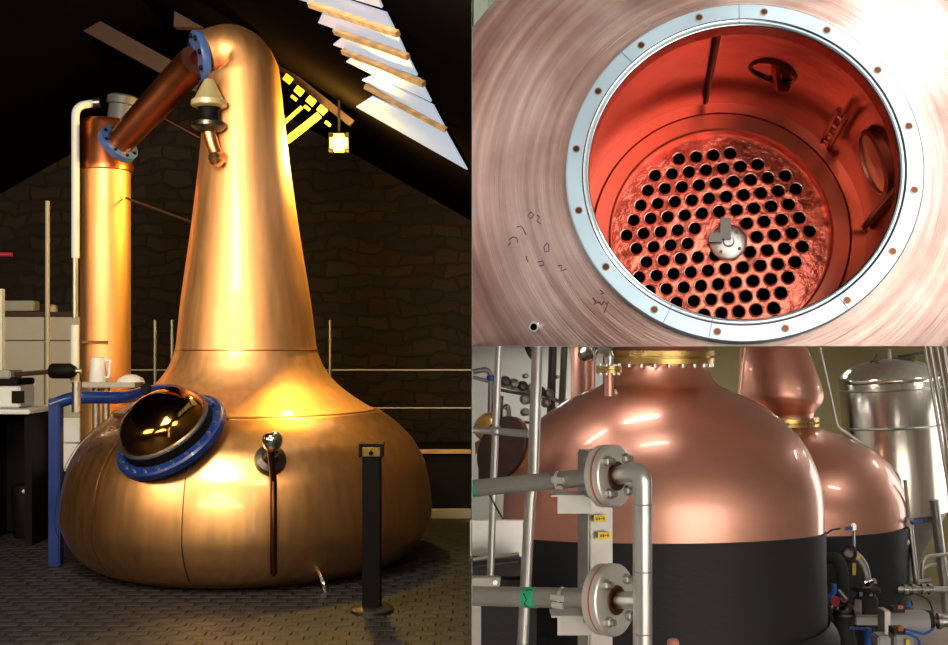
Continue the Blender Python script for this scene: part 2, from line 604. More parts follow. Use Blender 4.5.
still = thing('pot_still', 'large golden copper pot still with tall tapering neck standing on the dark floor', 'still', (AX, YS, 0))
F0 = Matrix.Translation((AX, YS, 0))
pot_prof = [(1.06, 0.0), (1.14, .025), (1.22, .08), (1.29, .165), (1.335, .25), (1.362, .35)]
for py, hw in ((490, 187), (470, 182), (457, 177), (440, 166), (430, 156), (420, 144), (410, 129)):
    pot_prof.append((hw * k * 0.958 + .03 * max(0, (490 - py) / 80), zy(py)))
pot_prof = spline(pot_prof, 4)
pot = G().lathe(pot_prof, F0 @ Matrix.Translation((.033, 0, 0)), 96).done('pot', 'copper_still', still, angle=60)
neck_prof = spline([(r * k * 0.995, zy(y)) for y, r in ((410, 128), (403, 116), (392, 100), (382, 88), (370, 78.5), (360, 73.5), (350, 70), (330, 67.5), (300, 64),
                                                        (270, 59.5), (230, 53.5), (200, 49.5), (165, 45), (130, 41.5), (105, 38.8), (88, 37))], 3)
ng = G().lathe(neck_prof, F0, 96, cap=False)
for v in ng.bm.verts:
    v.co.x -= .026 * max(0, (v.co.z - zy(350))) / (zy(88) - zy(350))
neck = ng.done('neck', 'copper_neck', still, angle=60)
# swan-neck head bending to the lyne arm
hd = spline([(243.6, 104, 38.9, 8.3), (243.5, 94, 38.0, 8.3), (243.2, 84, 37.0, 8.3), (242, 72, 36, 8.3), (237.5, 61, 33.3, 8.29), (229, 54, 29.5, 8.27), (217, 53.5, 26, 8.24), (205, 56, 24, 8.20)], 5)
hp = [P(a, b, d) for a, b, c, d in hd]
G().tube(hp, [c * k for a, b, c, d in hd], 48).done('swan_neck', 'copper_neck', still, angle=60)
# seams
for py, r in ((350, 69.9),):
    G().lathe([(r * k - .001 + .004 * math.cos(t), zy(py) + .005 * math.sin(t)) for t in [i * PI / 4 for i in range(8)]], F0, 72, loop=True).done('seam', 'copper_seam', still)
G().lathe([(r, z) for r, z in ((127 * k, zy(410) + .010), (128.8 * k, zy(410) + .002), (129.6 * k, zy(410) - .008), (127.5 * k, zy(410) - .012))], F0, 72, loop=True).done('seam', 'copper_seam', still)
# vertical gore seams on the pot
for a in (-0.62, -0.10, 0.42, -1.1, 0.95):
    pts = []
    for r, z in pot_prof[8:-2:2]:
        pts.append((AX + (r + .001) * math.sin(a), YS - (r + .001) * math.cos(a), z))
    G().tube(pts, 0.0022, 6).done('seam', 'copper_dark', still)
# blue outlet flange at the head, with bolt heads
fl_c = P(200, 56, 8.20)
arm_end = P(118, 144, 8.62)
fdir = (hp[-1] - hp[-4]).normalized()
fdir = Vector((-0.86, -0.42, -0.20)).normalized()
ff = frame(fl_c, fdir, (0, 0, 1))
fo = G().lathe([(.05, -.03), (.185, -.03), (.19, -.02), (.19, .02), (.185, .03), (.05, .03)], ff, 40, cap=False).done('outlet_flange', 'blue_flange', still)
bolts(fo, frame(fl_c + fdir * .03, fdir, (0, 0, 1)), .155, 8, .020, .02, 'black_paint')
# manway: blue ring, bolts, domed cover with rim
pb = bvh_of(pot)
mc, mn = cast(pb, 171, 434)
mn = Vector((-0.33, -0.53, 0.74)).normalized()
mf = frame(mc + Vector((0, -.02, .0)), mn, (1, -.3, .2))
man = G().lathe([(.30, -.20), (.30, -.045), (.385, -.04), (.385, .0), (.372, .012), (.31, .012)], mf, 56, cap=False).done('manway_ring', 'blue_paint', still)
bolts(man, mf @ Matrix.Translation((0, 0, .012)), .350, 22, .013, .016, 'steel')
G().lathe([(.315, .0), (.312, .075), (.300, .080)], mf, 56, cap=False).done('manway_neck', 'black_paint', man)
G().lathe([(.312, .072), (.314, .088), (.296, .094), (.290, .080)], mf, 56, cap=False).done('rim', 'steel', man)
G().lathe(spline([(.294, .085), (.282, .14), (.235, .215), (.14, .268), (.06, .284), (.0, .287)], 4), mf, 48, cap=False).done('manway_cover', 'amber_dome', still, angle=60)
# air valve on the pot: chrome ball over a dark collar, drain line below
vc, vn = cast(pb, 270, 461)
vf = frame(vc, vn)
av = G().lathe([(.10, -.02), (.105, .02), (.095, .05), (.06, .07), (.04, .12), (.0, .12)], vf, 32).done('air_valve', 'steel_dark', still)
bm_c = vc + vn * .15 + Vector((0, 0, .06))
G().lathe(spline([(.0, -.07), (.04, -.055), (.065, 0), (.05, .05), (.0, .07)], 4), frame(bm_c, (0, 0, 1)), 24).done('valve_ball', 'steel_bright', av)
tp = [bm_c + Vector((0, -.06, -.05))]
for py in (480, 500, 520, 545, 570, 588):
    c, n = cast(pb, 275, py)
    tp.append(Vector((P(275, py, 7).x * c.y / 7, c.y - .05, c.z)))
G().tube(tp, .022, 12).done('drain_pipe', 'copper_dark', still)
# small chrome drain nipple low on the pot
c, n = cast(pb, 319, 572)
G().tube(bend([c - n * .01, c + n * .09, c + n * .11 + Vector((.02, 0, -.09))], .05), .016, 10).done('drain_nipple', 'steel_bright', still)

# vacuum breaker: brass cone over dark cage, bracket pipe to neck
br = thing('relief_valve', 'relief valve with pale brass cone cap beside the golden still neck', 'valve', P(209, 125, 7.95))
vx = P(209, 100, 7.95).x
Fv = Matrix.Translation((vx, 7.95, 0))
kk = 7.95 / FPX
z_ = lambda y: zy(y, 7.95)
G().lathe([(0, z_(79)), (4.5 * kk, z_(79.5)), (7 * kk, z_(84)), (14.5 * kk, z_(99)), (17.5 * kk, z_(101)), (17.8 * kk, z_(106)), (14 * kk, z_(108))], Fv, 40).done('cap', 'pale_brass', br)
G().lathe([(11.5 * kk, z_(108)), (10 * kk, z_(112)), (10.5 * kk, z_(121)), (11 * kk, z_(122))], Fv, 32).done('valve_cage', 'black_paint', br)
G().lathe([(10 * kk, z_(120)), (17 * kk, z_(123)), (17.3 * kk, z_(127)), (13 * kk, z_(131)), (5 * kk, z_(133))], Fv, 40).done('base_flange', 'steel_dark', br)
nb = bvh_of(neck)
c, n = cast(nb, 222, 158)
G().tube(bend([P(209, 132, 7.95), P(213, 147, 7.95), P(219, 161, 7.93), c + n * .13 + Vector((0, 0, -.04)), c + n * .01], .09), [.052] * 2 + [.045] * 40 if False else .048, 16).done('bracket_pipe', 'copper_still', br)

# lyne arm
arm = thing('lyne_arm', 'red-brown copper pipe sloping from still head down to the condenser', 'pipe', arm_end)
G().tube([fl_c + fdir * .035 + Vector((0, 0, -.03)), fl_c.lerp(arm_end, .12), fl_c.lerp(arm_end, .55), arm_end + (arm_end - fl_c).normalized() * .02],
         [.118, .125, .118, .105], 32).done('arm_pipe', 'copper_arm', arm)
ad = (fl_c - arm_end).normalized()
af = frame(arm_end, ad, (0, 0, 1))
b_ = G().lathe([(.09, -.025), (.165, -.025), (.165, .025), (.09, .025)], af, 36, cap=False).done('flange', 'blue_flange', arm)
bolts(b_, frame(arm_end + ad * .025, ad, (0, 0, 1)), .138, 8, .013, .015, 'black_paint')

# condenser
YC = 8.95
kc = YC / FPX
con = thing('condenser', 'tall copper condenser column standing behind and beside the pot still', 'condenser', (P(105.5, 0, YC).x, YC, 0))
Fc = Matrix.Translation((P(105.5, 0, YC).x, YC, 0))
zc = lambda y: zy(y, YC)
G().lathe([(24.3 * kc, 0), (24.3 * kc, zc(165))], Fc, 48).done('body', 'copper_neck', con)
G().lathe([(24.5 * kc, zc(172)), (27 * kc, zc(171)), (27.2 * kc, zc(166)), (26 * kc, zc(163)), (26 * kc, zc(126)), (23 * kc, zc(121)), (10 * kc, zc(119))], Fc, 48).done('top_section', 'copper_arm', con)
fx = frame(P(121, 121, YC), (0.12, 0, 1))
G().lathe([(13.5 * kc, -.02), (13.5 * kc, 15 * kc), (15.8 * kc, 16 * kc), (15.8 * kc, 23 * kc), (13 * kc, 25 * kc)], fx, 36).done('cap', 'dark_grey', con)
c0 = P(95, 340, YC - .2)
G().box(P(95, 342, YC - .205), (.20, .02, .02)).done('bracket', 'copper_dark', con)

# white insulated pipe beside condenser, grey bare section
yp = 8.7
wp = thing('insulated_pipe', 'white lagged pipe rising left of the condenser with bent top', 'pipe', P(75, 385, yp))
G().tube(bend([P(75.5, 258, yp), P(75.5, 106, yp), P(96, 103, yp + .1)], .17, 8), S(3.9, yp), 16).done('lagging', 'white_paint', wp)
G().tube([P(75, 318, yp), P(75, 257, yp)], S(3.0, yp), 16).done('bare_section', 'steel_satin', wp)
G().tube([P(74.6, 386, yp), P(74.8, 325, yp)], S(4.0, yp), 16).done('lagging', 'white_paint', wp)
G().lathe([(.0, 0), (.045, 0), (.045, .05), (.0, .05)], frame(P(93, 103, yp + .08), (1, .2, .1)), 16).done('elbow_fitting', 'steel_dark', wp)
single(G().tube([(P(47.5, 400, 10.2).x, 10.2, 0.0), P(47.5, 201, 10.2)], S(2.3, 10.2), 12), 'standpipe', 'cream_paint',
       'thin cream standpipe in front of the pale wall panels', 'pipe', loc=(P(47.5, 400, 10.2).x, 10.2, 0))

# black post with brass head
post = thing('sampling_post', 'black post with small brass head standing before the golden still', 'post', P(372, 612, 6.63))
yq = 6.63
pz = lambda y: zy(y, yq)
pxx = P(372, 0, yq).x
G().box((pxx, yq, (pz(612) + pz(456)) / 2), (S(18, yq), S(18, yq), pz(456) - pz(612))).done('shaft', 'black_paint', post, bevel=.006)
hd_ = G().box((pxx, yq, (pz(455.5) + pz(446)) / 2), (S(22, yq), S(20, yq), pz(446) - pz(455.5))).done('head', 'brass', post, bevel=.006)
G().box((pxx, yq, pz(444.5)), (S(24, yq), S(22, yq), .018)).done('lid', 'black_paint', hd_)
for s in (-1, 1):
    G().box((pxx + s * S(10.5, yq), yq - .03, pz(450.5)), (S(3, yq), S(17, yq), S(11, yq))).done('bracket', 'black_paint', hd_)
G().lathe([(.0, 0), (.012, 0), (.012, .02), (.0, .02)], frame((pxx, yq - S(11, yq), pz(452)), (0, -1, 0)), 12).done('keyhole', 'hole_dark', hd_)
G().lathe([(.13, 0.0), (.13, .02), (.11, .035), (.07, .04)], Matrix.Translation((pxx, yq, 0)), 28).done('base_plate', 'steel_dark', post)

# blue support frame left of the still
ybf = 8.0
bf = thing('pipe_support', 'blue painted steel frame standing left of the pot with arm to manway', 'support frame', P(55, 535, ybf))
G().box((P(56, 0, ybf).x, ybf, zy(398, ybf) / 2), (.085, .085, zy(398, ybf))).done('leg', 'blue_paint', bf, bevel=.008)
G().tube(bend([P(52, 405, ybf), P(72, 397.5, ybf), P(126, 397.5, ybf - .1), P(150, 391, ybf - .35)], .08), .045, 14).done('crossbar', 'blue_paint', bf)
G().tube(bend([P(148, 391, 7.65), P(172, 389, 7.45), P(198, 399, 7.35), P(213, 408, 7.3)], .2), .04, 14).done('swing_arm', 'blue_paint', bf)
G().tube([P(77, 412, ybf - .05), P(77, 382, ybf - .05)], .036, 12).done('clamp', 'steel', bf)
for a, b in ((146, 389), (176, 393), (205, 406)):
    G().box(P(a, b, 7.4), (.06, .06, .07)).done('hinge', 'black_paint', bf, bevel=.01)

# pale wall panels (screen) behind the desk
ysn = 11.3
scn = thing('screen_wall', 'pale grey panelled screen behind the desk at far left', 'screen', P(45, 485, ysn))
for a, b in ((4, 44.5), (46, 82)):
    for c, d in ((317, 340), (341.5, 372), (373.5, 420)):
        G().box(P((a + b) / 2, (c + d) / 2, ysn), (S(b - a, ysn), .04, S(d - c, ysn))).done('panel', 'grey_box', scn, bevel=.005)
G().box(P(43, 400, ysn + .035), (S(80, ysn), .02, S(170, ysn))).done('backing', 'grey_paint', scn)
G().box(P(43, 314, ysn), (S(84, ysn), .10, S(4, ysn))).done('top_rail', 'wood_dark', scn)
single(G().box(P(20, 306, ysn), (S(34, ysn), .15, S(10, ysn))), 'ledge_box', 'grey_paint', 'low grey box lying on top of the pale screen', 'box', loc=P(20, 311, ysn), bevel=.01)
single(G().lathe([(.03, 0), (.045, .02), (.045, .07), (.02, .09)], Matrix.Translation(P(53, 313.4, ysn)), 16), 'jar', 'cream_paint', 'tiny cream jar on top of the pale screen', 'jar', loc=P(53, 313, ysn))

# white post at far left edge
single(G().box(P(0.5, 330, 9.4), (S(6, 9.4), .06, S(82, 9.4))), 'cabinet_edge', 'white_paint', 'narrow white upright panel at the far left edge', 'panel', loc=P(0.5, 371, 9.4))
# red bar
single(G().tube([P(0, 254.5, 9.5), P(12, 254.5, 9.5)], S(2.2, 9.5), 12), 'beacon_bar', 'red_paint', 'short dark red horizontal bar on the far left wall', 'bar', loc=P(6, 254.5, 9.5))

# desk with machine and kettle
yd = 9.0
dk = thing('desk', 'pale topped desk with dark front at the far left', 'desk', P(10, 470, yd))
zt = zy(410, yd)
G().box((P(12, 0, yd).x, yd + .1, zt), (S(62, yd), .75, .035)).done('desk_top', 'white_paint', dk, bevel=.006)
for a in (-16, 38):
    G().box((P(a, 0, yd).x, yd + .1, zt / 2 - .01), (.06, .6, zt - .03)).done('side_panel', 'black_paint', dk)
G().box((P(12, 0, yd).x, yd + .38, zt / 2), (S(54, yd), .03, zt - .05)).done('back_panel', 'black_paint', dk)
pr_ = thing('control_unit', 'small white control unit with dark screen on the pale desk', 'machine', (P(15, 0, yd).x, yd + .05, zt + .0175))
G().box(P(14, 395.5, yd + .05), (S(27, yd), .3, S(22, yd))).done('body', 'white_paint', pr_, bevel=.012)
G().box(P(18, 397, yd - .11), (S(12, yd), .015, S(12, yd))).done('display', 'black_paint', pr_)
G().box(P(9, 381.5, yd + .05), (S(36, yd), .34, S(7, yd))).done('lid', 'black_paint', pr_, bevel=.01)
single(G().box(P(8, 374, yd + .05), (S(18, yd), .26, S(8.0, yd))), 'desk_tray', 'grey_paint', 'grey tray resting on the control unit lid', 'tray', bevel=.01, loc=P(8, 377, yd))
mo = thing('motor', 'dark round motor beside the lagged white pipe', 'motor', P(63, 371, 8.6))
G().lathe([(.0, -.1), (.05, -.1), (.06, -.08), (.06, .06), (.035, .1), (.0, .1)], frame(P(63, 371, 8.6), (1, 0, 0)), 20).done('housing', 'black_paint', mo)
G().lathe([(.0, 0), (.018, 0), (.018, .07), (.0, .07)], frame(P(72, 371, 8.6), (1, 0, 0)), 12).done('shaft', 'steel', mo)
G().tube([P(16, 374.5, 8.75), P(58, 371, 8.6)], S(2.4, 8.6), 10).done('brown_bar', 'wood_dark', mo)  # brown bar from desk to motor, grouped under the motor

# shelf with kettle
ysf = 8.55
sh = thing('shelf_stand', 'narrow grey shelf stand left of the still holding a white kettle', 'shelf', P(107, 450, ysf))
zs = zy(382, ysf)
G().box((P(109, 0, ysf).x, ysf, zs - .02), (S(62, ysf), .28, .04)).done('shelf_board', 'grey_paint', sh, bevel=.006)
for a in (96, 106):
    G().tube([(P(a, 0, ysf).x, ysf, 0.0), (P(a, 0, ysf).x, ysf, zs - .04)], .028, 12).done('leg', 'steel_satin', sh)
ket = thing('kettle', 'white electric kettle standing on the narrow grey shelf', 'kettle', (P(99, 0, ysf).x, ysf, zs))
zk = lambda y: zy(y, ysf)
G().lathe([(8.2 * k, zs), (8.6 * k, zs + .01), (7.2 * k, zk(360)), (6.2 * k, zk(358)), (2 * k, zk(356.5))], Matrix.Translation((P(98, 0, ysf).x, ysf, 0)), 28).done('body', 'white_paint', ket)
G().tube(bend([P(104, 361, ysf), P(110.5, 360, ysf), P(109, 377, ysf), P(105, 378, ysf)], .03), .012, 10).done('handle', 'white_paint', ket)
G().prism([P(90, 360, ysf), P(93.5, 359, ysf), P(92, 366, ysf)], (0, .03, 0)).done('spout', 'white_paint', ket)
cl = thing('cleaning_cloth', 'crumpled pale cloth lying on the right end of shelf', 'cloth', (P(131, 0, ysf).x, ysf, zs))
G().lathe([(.0, .0), (.10, .0), (.085, .03), (.04, .055), (.0, .06)], Matrix.Translation((P(131, 0, ysf).x, ysf, zs)) @ Matrix.Scale(1.1, 4, (1, 0, 0)), 9).done('cloth', 'white_paint', cl, angle=80)

# white cabinet under the blue arm
wc = thing('white_cabinet', 'white two-panel cabinet standing under the blue arm', 'cabinet', P(70, 470, 9.3))
G().box(P(72, 443, 9.3), (S(20, 9.3), .3, S(52, 9.3))).done('body', 'white_paint', wc, bevel=.006)
for a, b in ((418, 442), (444, 468)):
    G().box(P(72, (a + b) / 2, 9.13), (S(16, 9.3), .02, S(b - a, 9.3))).done('door', 'white_paint', wc, bevel=.004)
G().box((P(72, 0, 9.3).x, 9.3, (zy(469, 9.3)) / 2), (S(18, 9.3), .26, zy(469, 9.3))).done('plinth', 'black_paint', wc)
# bucket and bottle on the floor at left
bk = thing('bucket', 'small pinkish-brown bucket on the dark floor at far left', 'bucket', (P(13, 0, 9.6).x, 9.6, 0))
G().lathe([(.05, 0), (.055, .0), (.07, .2), (.072, .21), (.062, .21), (.05, .02)], Matrix.Translation((P(13, 0, 9.6).x, 9.6, zy(494, 9.6) * 0 + .28)), 24).done('body', 'bucket', bk)
G().box((P(13, 0, 9.6).x, 9.6, .14), (.2, .2, .28)).done('stool', 'black_paint', bk)
wb = thing('waste_bin', 'black bin with white knob on the floor left of still', 'bin', (P(26, 0, 9.2).x, 9.2, 0))
G().lathe([(.09, 0), (.10, .02), (.12, .42), (.11, .44), (.03, .46), (.0, .46)], Matrix.Translation((P(26, 0, 9.2).x, 9.2, 0)), 24).done('body', 'black_paint', wb)
G().lathe(spline([(0, -.02), (.018, 0), (0, .02)], 4), Matrix.Translation(P(24, 491.5, 9.06)), 14).done('knob', 'white_paint', wb)

# rails on the back wall side
yr = 11.6
rl = thing('guard_rail', 'thin pale double guard rail before the stone wall', 'railing', P(400, 485, yr))
for a in (370, 408):
    G().tube([P(128, a, yr), P(471.5, a, yr)], .008, 8).done('rail', 'grey_box', rl)
for a in (155, 172, 330):
    G().tube([(P(a, 0, yr).x, yr, 0), (P(a, 0, yr).x, yr, zy(320, yr))], .02, 10).done('upright', 'steel_satin', rl)
# low plinth at right
pl = thing('low_platform', 'low dark platform with pale edge right of the still', 'platform', (P(440, 0, 10.3).x, 10.3, 0))
G().box((-.62, 10.9, .30), (1.22, 1.2, .60)).done('body', 'black_paint', pl)
G().box((-.62, 10.28, .615), (1.22, .06, .035)).done('edge_strip', 'wood_tan', pl)
G().box((-.62, 10.25, .04), (1.22, .08, .08)).done('kick_rail', 'grey_paint', pl)

# roof window (skylight) in the right slope
def on_roof(px, py, off=0.0):
    d = ray(px, py)
    n = Vector((TANR, 0, 1)).normalized()
    p0 = Vector((-0.05, 0, 3.05)) - n * off
    t = (p0 - CAM).dot(n) / d.dot(n)
    return CAM + d * t


nrm = Vector((TANR, 0, 1)).normalized()
sk = thing('roof_window', 'row of slanted daylit roof glazing panes in the dark roof', 'skylight', on_roof(420, 90))
panes = [((356, 107), (372, 97), (445, 131), (467, 170)), ((362, 80), (373, 76), (433, 106), (444, 127)), ((346, 62), (356, 54), (420, 80), (431, 102)),
         ((333, 45), (342, 38), (409, 60), (417, 76)), ((318, 23), (322, 14), (397, 35), (406, 55)), ((297, -1), (300, -14), (386, 14), (394, 30)),
         ((280, -22), (290, -34), (372, -14), (382, 8))]
for q in panes:
    G().prism([on_roof(a, b, .0) for a, b in q], nrm * .012).done('pane', 'sky_glass', sk)
for a, b in (((343, 51), (424, 84)), ((335, 31), (408, 57)), ((310, 4), (398, 34)), ((365, 86), (446, 130))):
    p, q = on_roof(*a, .02), on_roof(*b, .02)
    G().tube([p, q], .022, 4).done('batten', 'wood_tan', sk)

# timber truss: beams seen against the dark roof
single(G().box((0, 0, 0), (1.25, .1, .15), frame(P(140, 53, 10.0), (0.55, 0, 1), (1, 0, -.62))), 'timber_brace', 'wood_dark', 'reddish timber brace high behind the lyne arm', 'beam', loc=P(140, 53, 10))
single(G().box((0, 0, 0), (.55, .1, .13), frame(P(207, 22, 9.6), (0.05, 0, 1), (1, 0, .05))), 'roof_beam', 'wood_dark', 'short reddish roof beam just above the still head', 'beam', loc=P(207, 22, 9.6))
single(G().tube([P(163, 118, 11.5), P(200, 138, 11.5)], .02, 6), 'tie_rod', 'copper_dark', 'thin tie rod between the condenser top and the neck', 'rod', loc=P(163, 118, 11.5))
single(G().tube([P(126, 198, 8.85), P(200, 225, 8.3)], .009, 6), 'tie_cable', 'wood_dark', 'thin dark cable sloping between condenser column and neck', 'cable', loc=P(130, 199, 8.85))
yt = 9.15
tr = thing('lit_truss', 'yellow lit timber roof truss beside the glowing lamp', 'truss', P(310, 120, yt))
d1 = (P(348, 128, yt) - P(270, 66, yt)).normalized()
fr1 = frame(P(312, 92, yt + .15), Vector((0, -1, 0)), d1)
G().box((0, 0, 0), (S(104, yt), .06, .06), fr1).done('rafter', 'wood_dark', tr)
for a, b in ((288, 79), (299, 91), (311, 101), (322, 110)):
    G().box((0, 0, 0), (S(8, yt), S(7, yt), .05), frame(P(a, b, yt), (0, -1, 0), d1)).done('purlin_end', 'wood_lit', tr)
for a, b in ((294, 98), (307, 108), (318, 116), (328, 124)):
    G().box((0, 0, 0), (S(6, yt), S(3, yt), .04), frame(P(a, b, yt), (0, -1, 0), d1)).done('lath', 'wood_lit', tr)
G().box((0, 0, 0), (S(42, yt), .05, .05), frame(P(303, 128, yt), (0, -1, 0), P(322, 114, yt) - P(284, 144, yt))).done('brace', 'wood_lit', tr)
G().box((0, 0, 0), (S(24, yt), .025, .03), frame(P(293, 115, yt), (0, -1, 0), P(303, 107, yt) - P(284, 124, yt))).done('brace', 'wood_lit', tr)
lp = thing('wall_lamp', 'glowing yellow square lamp below the lit truss', 'lamp', P(339, 143, 9.0))
G().box(P(339, 143, 9.0), (S(17, 9.0), .12, S(17, 9.0))).done('diffuser', 'lamp_glow', lp, bevel=.03)
G().box(P(339, 143, 9.09), (S(20, 9.0), .05, S(20, 9.0))).done('housing', 'black_paint', lp)
G().tube([P(339, 143, 9.1), P(339, 100, 9.1)], .012, 8).done('bracket', 'black_paint', lp)
ll = bpy.data.lights.new('wall_lamp_light', 'POINT')
ll.energy = 260
ll.color = (1.0, 0.62, 0.10)
ll.shadow_soft_size = 0.12
lo = bpy.data.objects.new('wall_lamp_light', ll)
lo.location = P(339, 146, 8.8)
COL.objects.link(lo)

# ================================================================== UPPER RIGHT : vessel with open manway
YV = 3.1
VC = P(741, 169.5, YV)
d = (VC - CAM).normalized()
rt = d.cross(Vector((0, 0, 1))).normalized()
up = rt.cross(d).normalized()
t1, t2 = math.radians(17), math.radians(-5.5)
a_ = (d * math.cos(t1) - up * math.sin(t1))
a_ = (a_ * math.cos(t2) + rt * math.sin(t2)).normalized()      # axis into the vessel
VF = frame(VC, a_, rt)                                         # local z = into the vessel
ves = thing('copper_vessel', 'large brushed pale copper vessel with wide open bolted mouth', 'vessel', mw=VF)


def vcut(g):
    g.cut(Vector((0.0008, 0, 0)), Vector((1, 0, 0)))
    g.cut(Vector((0, 0, H + 0.0004)), Vector((0, 0, 1)))
    return g


shell_prof = spline([(.450, .035), (.500, .038), (.60, .048), (.70, .066), (.80, .095), (.90, .145), (.97, .215), (1.01, .31), (1.025, .45), (1.03, .9), (1.03, 1.25)], 5)
shell = vcut(G().lathe(shell_prof, VF, 160, cap=False)).done('shell', 'copper_brushed', ves, angle=60)
# bolted ring
RO, RI = .493, .431
ring = G().lathe([(RI, .0), (RI + .004, -.004), (RO - .004, -.004), (RO, 0), (RO, .040), (RI + .01, .040)], VF, 160, cap=False).done('flange_ring', 'steel_flange', ves, angle=30)
G().lathe([(RI - .002, .03), (RI - .002, .001), (RI + .012, -.0055), (RI + .013, -.004), (RI + .002, .004)], VF, 160, cap=False).done('inner_lip', 'steel_bright', ring)
G().lathe([(RI + .013, -.0050), (RI + .0155, -.0050), (RI + .0155, -.0040), (RI + .013, -.0040)], VF, 160, cap=False, loop=True).done('groove', 'ink', ring)
bf_ = VF @ Matrix.Rotation(PI, 4, 'X')
for i in range(16):
    a = 2 * PI * (i + .35) / 16
    f = VF @ Matrix.Translation((.468 * math.cos(a), .468 * math.sin(a), -.0052)) @ Matrix.Rotation(PI, 4, 'X')
    h = G().lathe([(.0115, 0), (.0115, .0016), (.009, .0018)], f, 18, cap=False).done('bolt_hole', 'steel_satin', ring)
    G().lathe([(.0092, 0.0004), (.0, .0005)], f, 16, cap=False).done('hole_core', 'copper_dark', h)  # dark disc painted as the shaded inside of the hole
for a in (0.95, 2.02, 3.95, 4.70, 1.75):
    f = VF @ Matrix.Rotation(a, 4, 'Z')
    G().box((.462, 0, -.0048), (.060, .002, .001), f).done('scribe_mark', 'blue_ink', ring)
# neck throat and inside wall
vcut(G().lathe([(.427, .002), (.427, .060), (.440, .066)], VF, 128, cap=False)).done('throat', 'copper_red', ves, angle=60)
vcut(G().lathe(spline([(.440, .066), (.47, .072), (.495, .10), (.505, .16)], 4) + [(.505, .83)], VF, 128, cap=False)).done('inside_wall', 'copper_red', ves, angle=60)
DS = .80
vcut(G().lathe([(.51, DS + .03), (.450, DS + .03), (.447, DS - .030), (.438, DS - .040), (.385, DS - .042), (.378, DS - .036), (.376, DS + .002)], VF, 128, cap=False)).done('step_ring', 'copper_orange', ves, angle=40)
# tube sheet with real holes
RS = .366
pitch = .0600
e1 = Vector((math.cos(math.radians(5)), -math.sin(math.radians(5))))
e1 = Vector((math.cos(math.radians(-6)), math.sin(math.radians(-6))))
e2 = Vector((math.cos(math.radians(-6 + 120)), math.sin(math.radians(-6 + 120))))
cents = []
for i in range(-8, 9):
    for j in range(-8, 9):
        c = (e1 * (i + .3) + e2 * (j + .25)) * pitch
        if c.length < .322 and c.length > .062:
            cents.append(c)
cents.sort(key=lambda c: (round(c.y, 3), c.x))
gs = G()
loops = []
edges = []


def circ(c, r, n, z):
    vs = [gs.bm.verts.new(VF @ Vector((c.x + r * math.cos(2 * PI * i / n), c.y + r * math.sin(2 * PI * i / n), z))) for i in range(n)]
    es = [gs.bm.edges.new((vs[i], vs[(i + 1) % n])) for i in range(n)]
    return es


edges += circ(Vector((0, 0)), RS + .012, 96, DS)
for c in cents:
    edges += circ(c, .0205, 18, DS)
bmesh.ops.triangle_fill(gs.bm, edges=edges, use_beauty=True, use_dissolve=False, normal=-a_)
vcut(gs)
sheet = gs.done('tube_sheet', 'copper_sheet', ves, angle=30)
tubes = []
tm = None
for c in cents[:]:
    f = VF @ Matrix.Translation((c.x, c.y, DS))
    if (f @ Vector((0, .024, -.003))).z < H + .01 or (f @ Vector((0, 0, 0))).z < H + .035:
        continue
    if tm is None:
        o = G().lathe([(.0262, .001), (.0255, -.005), (.0235, -.0065), (.0215, -.006), (.0205, -.002), (.0203, .05), (.0, .052)], f, 20, cap=False).done('tube', 'copper_lip', sheet)
        o.data.materials.append(M['hole_dark'])
        for p in o.data.polygons:
            zc_ = sum((o.data.vertices[i].co.z for i in p.vertices)) / len(p.vertices)
            if zc_ > DS - .0005 and p.index >= 0 and (Vector((sum(o.data.vertices[i].co.x for i in p.vertices) / len(p.vertices), sum(o.data.vertices[i].co.y for i in p.vertices) / len(p.vertices))) - c).length < .0204:
                p.material_index = 1
        tm = o
        c00 = c.copy()
    else:
        o = tm.copy()
        COL.objects.link(o)
        o.parent = sheet
        o.location = (c.x - c00.x, c.y - c00.y, 0)
# hub in the middle of the sheet
hub = G().lathe([(.064, .0), (.064, -.02), (.056, -.024), (.020, -.024), (.016, -.032), (.0, -.032)], VF @ Matrix.Translation((.032, .022, DS)), 36).done('hub', 'steel', sheet)
G().box((0.020, -.020, DS - .036), (.036, .075, .024), VF).done('stirrer_bracket', 'steel_dark', hub)
G().box((-.014, 0.012, DS - .035), (.045, .034, .022), VF).done('stirrer_bracket', 'steel_dark', hub)
for a in (0.6, 2.2, 3.9, 5.4):
    G().lathe([(.006, 0), (.006, -.006), (0, -.006)], VF @ Matrix.Translation((.032 + .045 * math.cos(a), .022 + .045 * math.sin(a), DS - .022)), 10).done('bolt', 'copper_dark', hub)
# ribs, hatch and fittings on the inside wall
def wall_pt(ang, s, inset=.0):
    return VF @ Vector(((.505 - inset) * math.cos(ang), (.505 - inset) * math.sin(ang), s))


# local +y is "down" in the view, so angles below run clockwise in the picture
a = -1.67
G().tube([wall_pt(a, .12, .012), wall_pt(a, .78, .012)], .010, 8).done('wall_rib', 'copper_dark', ves)
a = -.06
G().tube([wall_pt(a, .17, .014), wall_pt(a, .78, .014)], .011, 8).done('wall_rib', 'copper_dark', ves)
a = -1.27
wf = frame(wall_pt(a, .48), wall_pt(a, .48, .1) - wall_pt(a, .48), a_)
pt = G().lathe([(.080, -.01), (.084, .006), (.070, .010), (.066, -.02), (0, -.03)], wf, 28, cap=False).done('wall_ring', 'copper_dark', ves)  # dark ring with a bar across it
G().tube([wf @ Vector((-.05, 0, .0)), wf @ Vector((.05, .03, .03)), wf @ Vector((.08, .06, .01))], .014, 8).done('ring_bar', 'copper_orange', pt)
a = -.33
wf = frame(wall_pt(a, .45), wall_pt(a, .45, .1) - wall_pt(a, .45), a_)
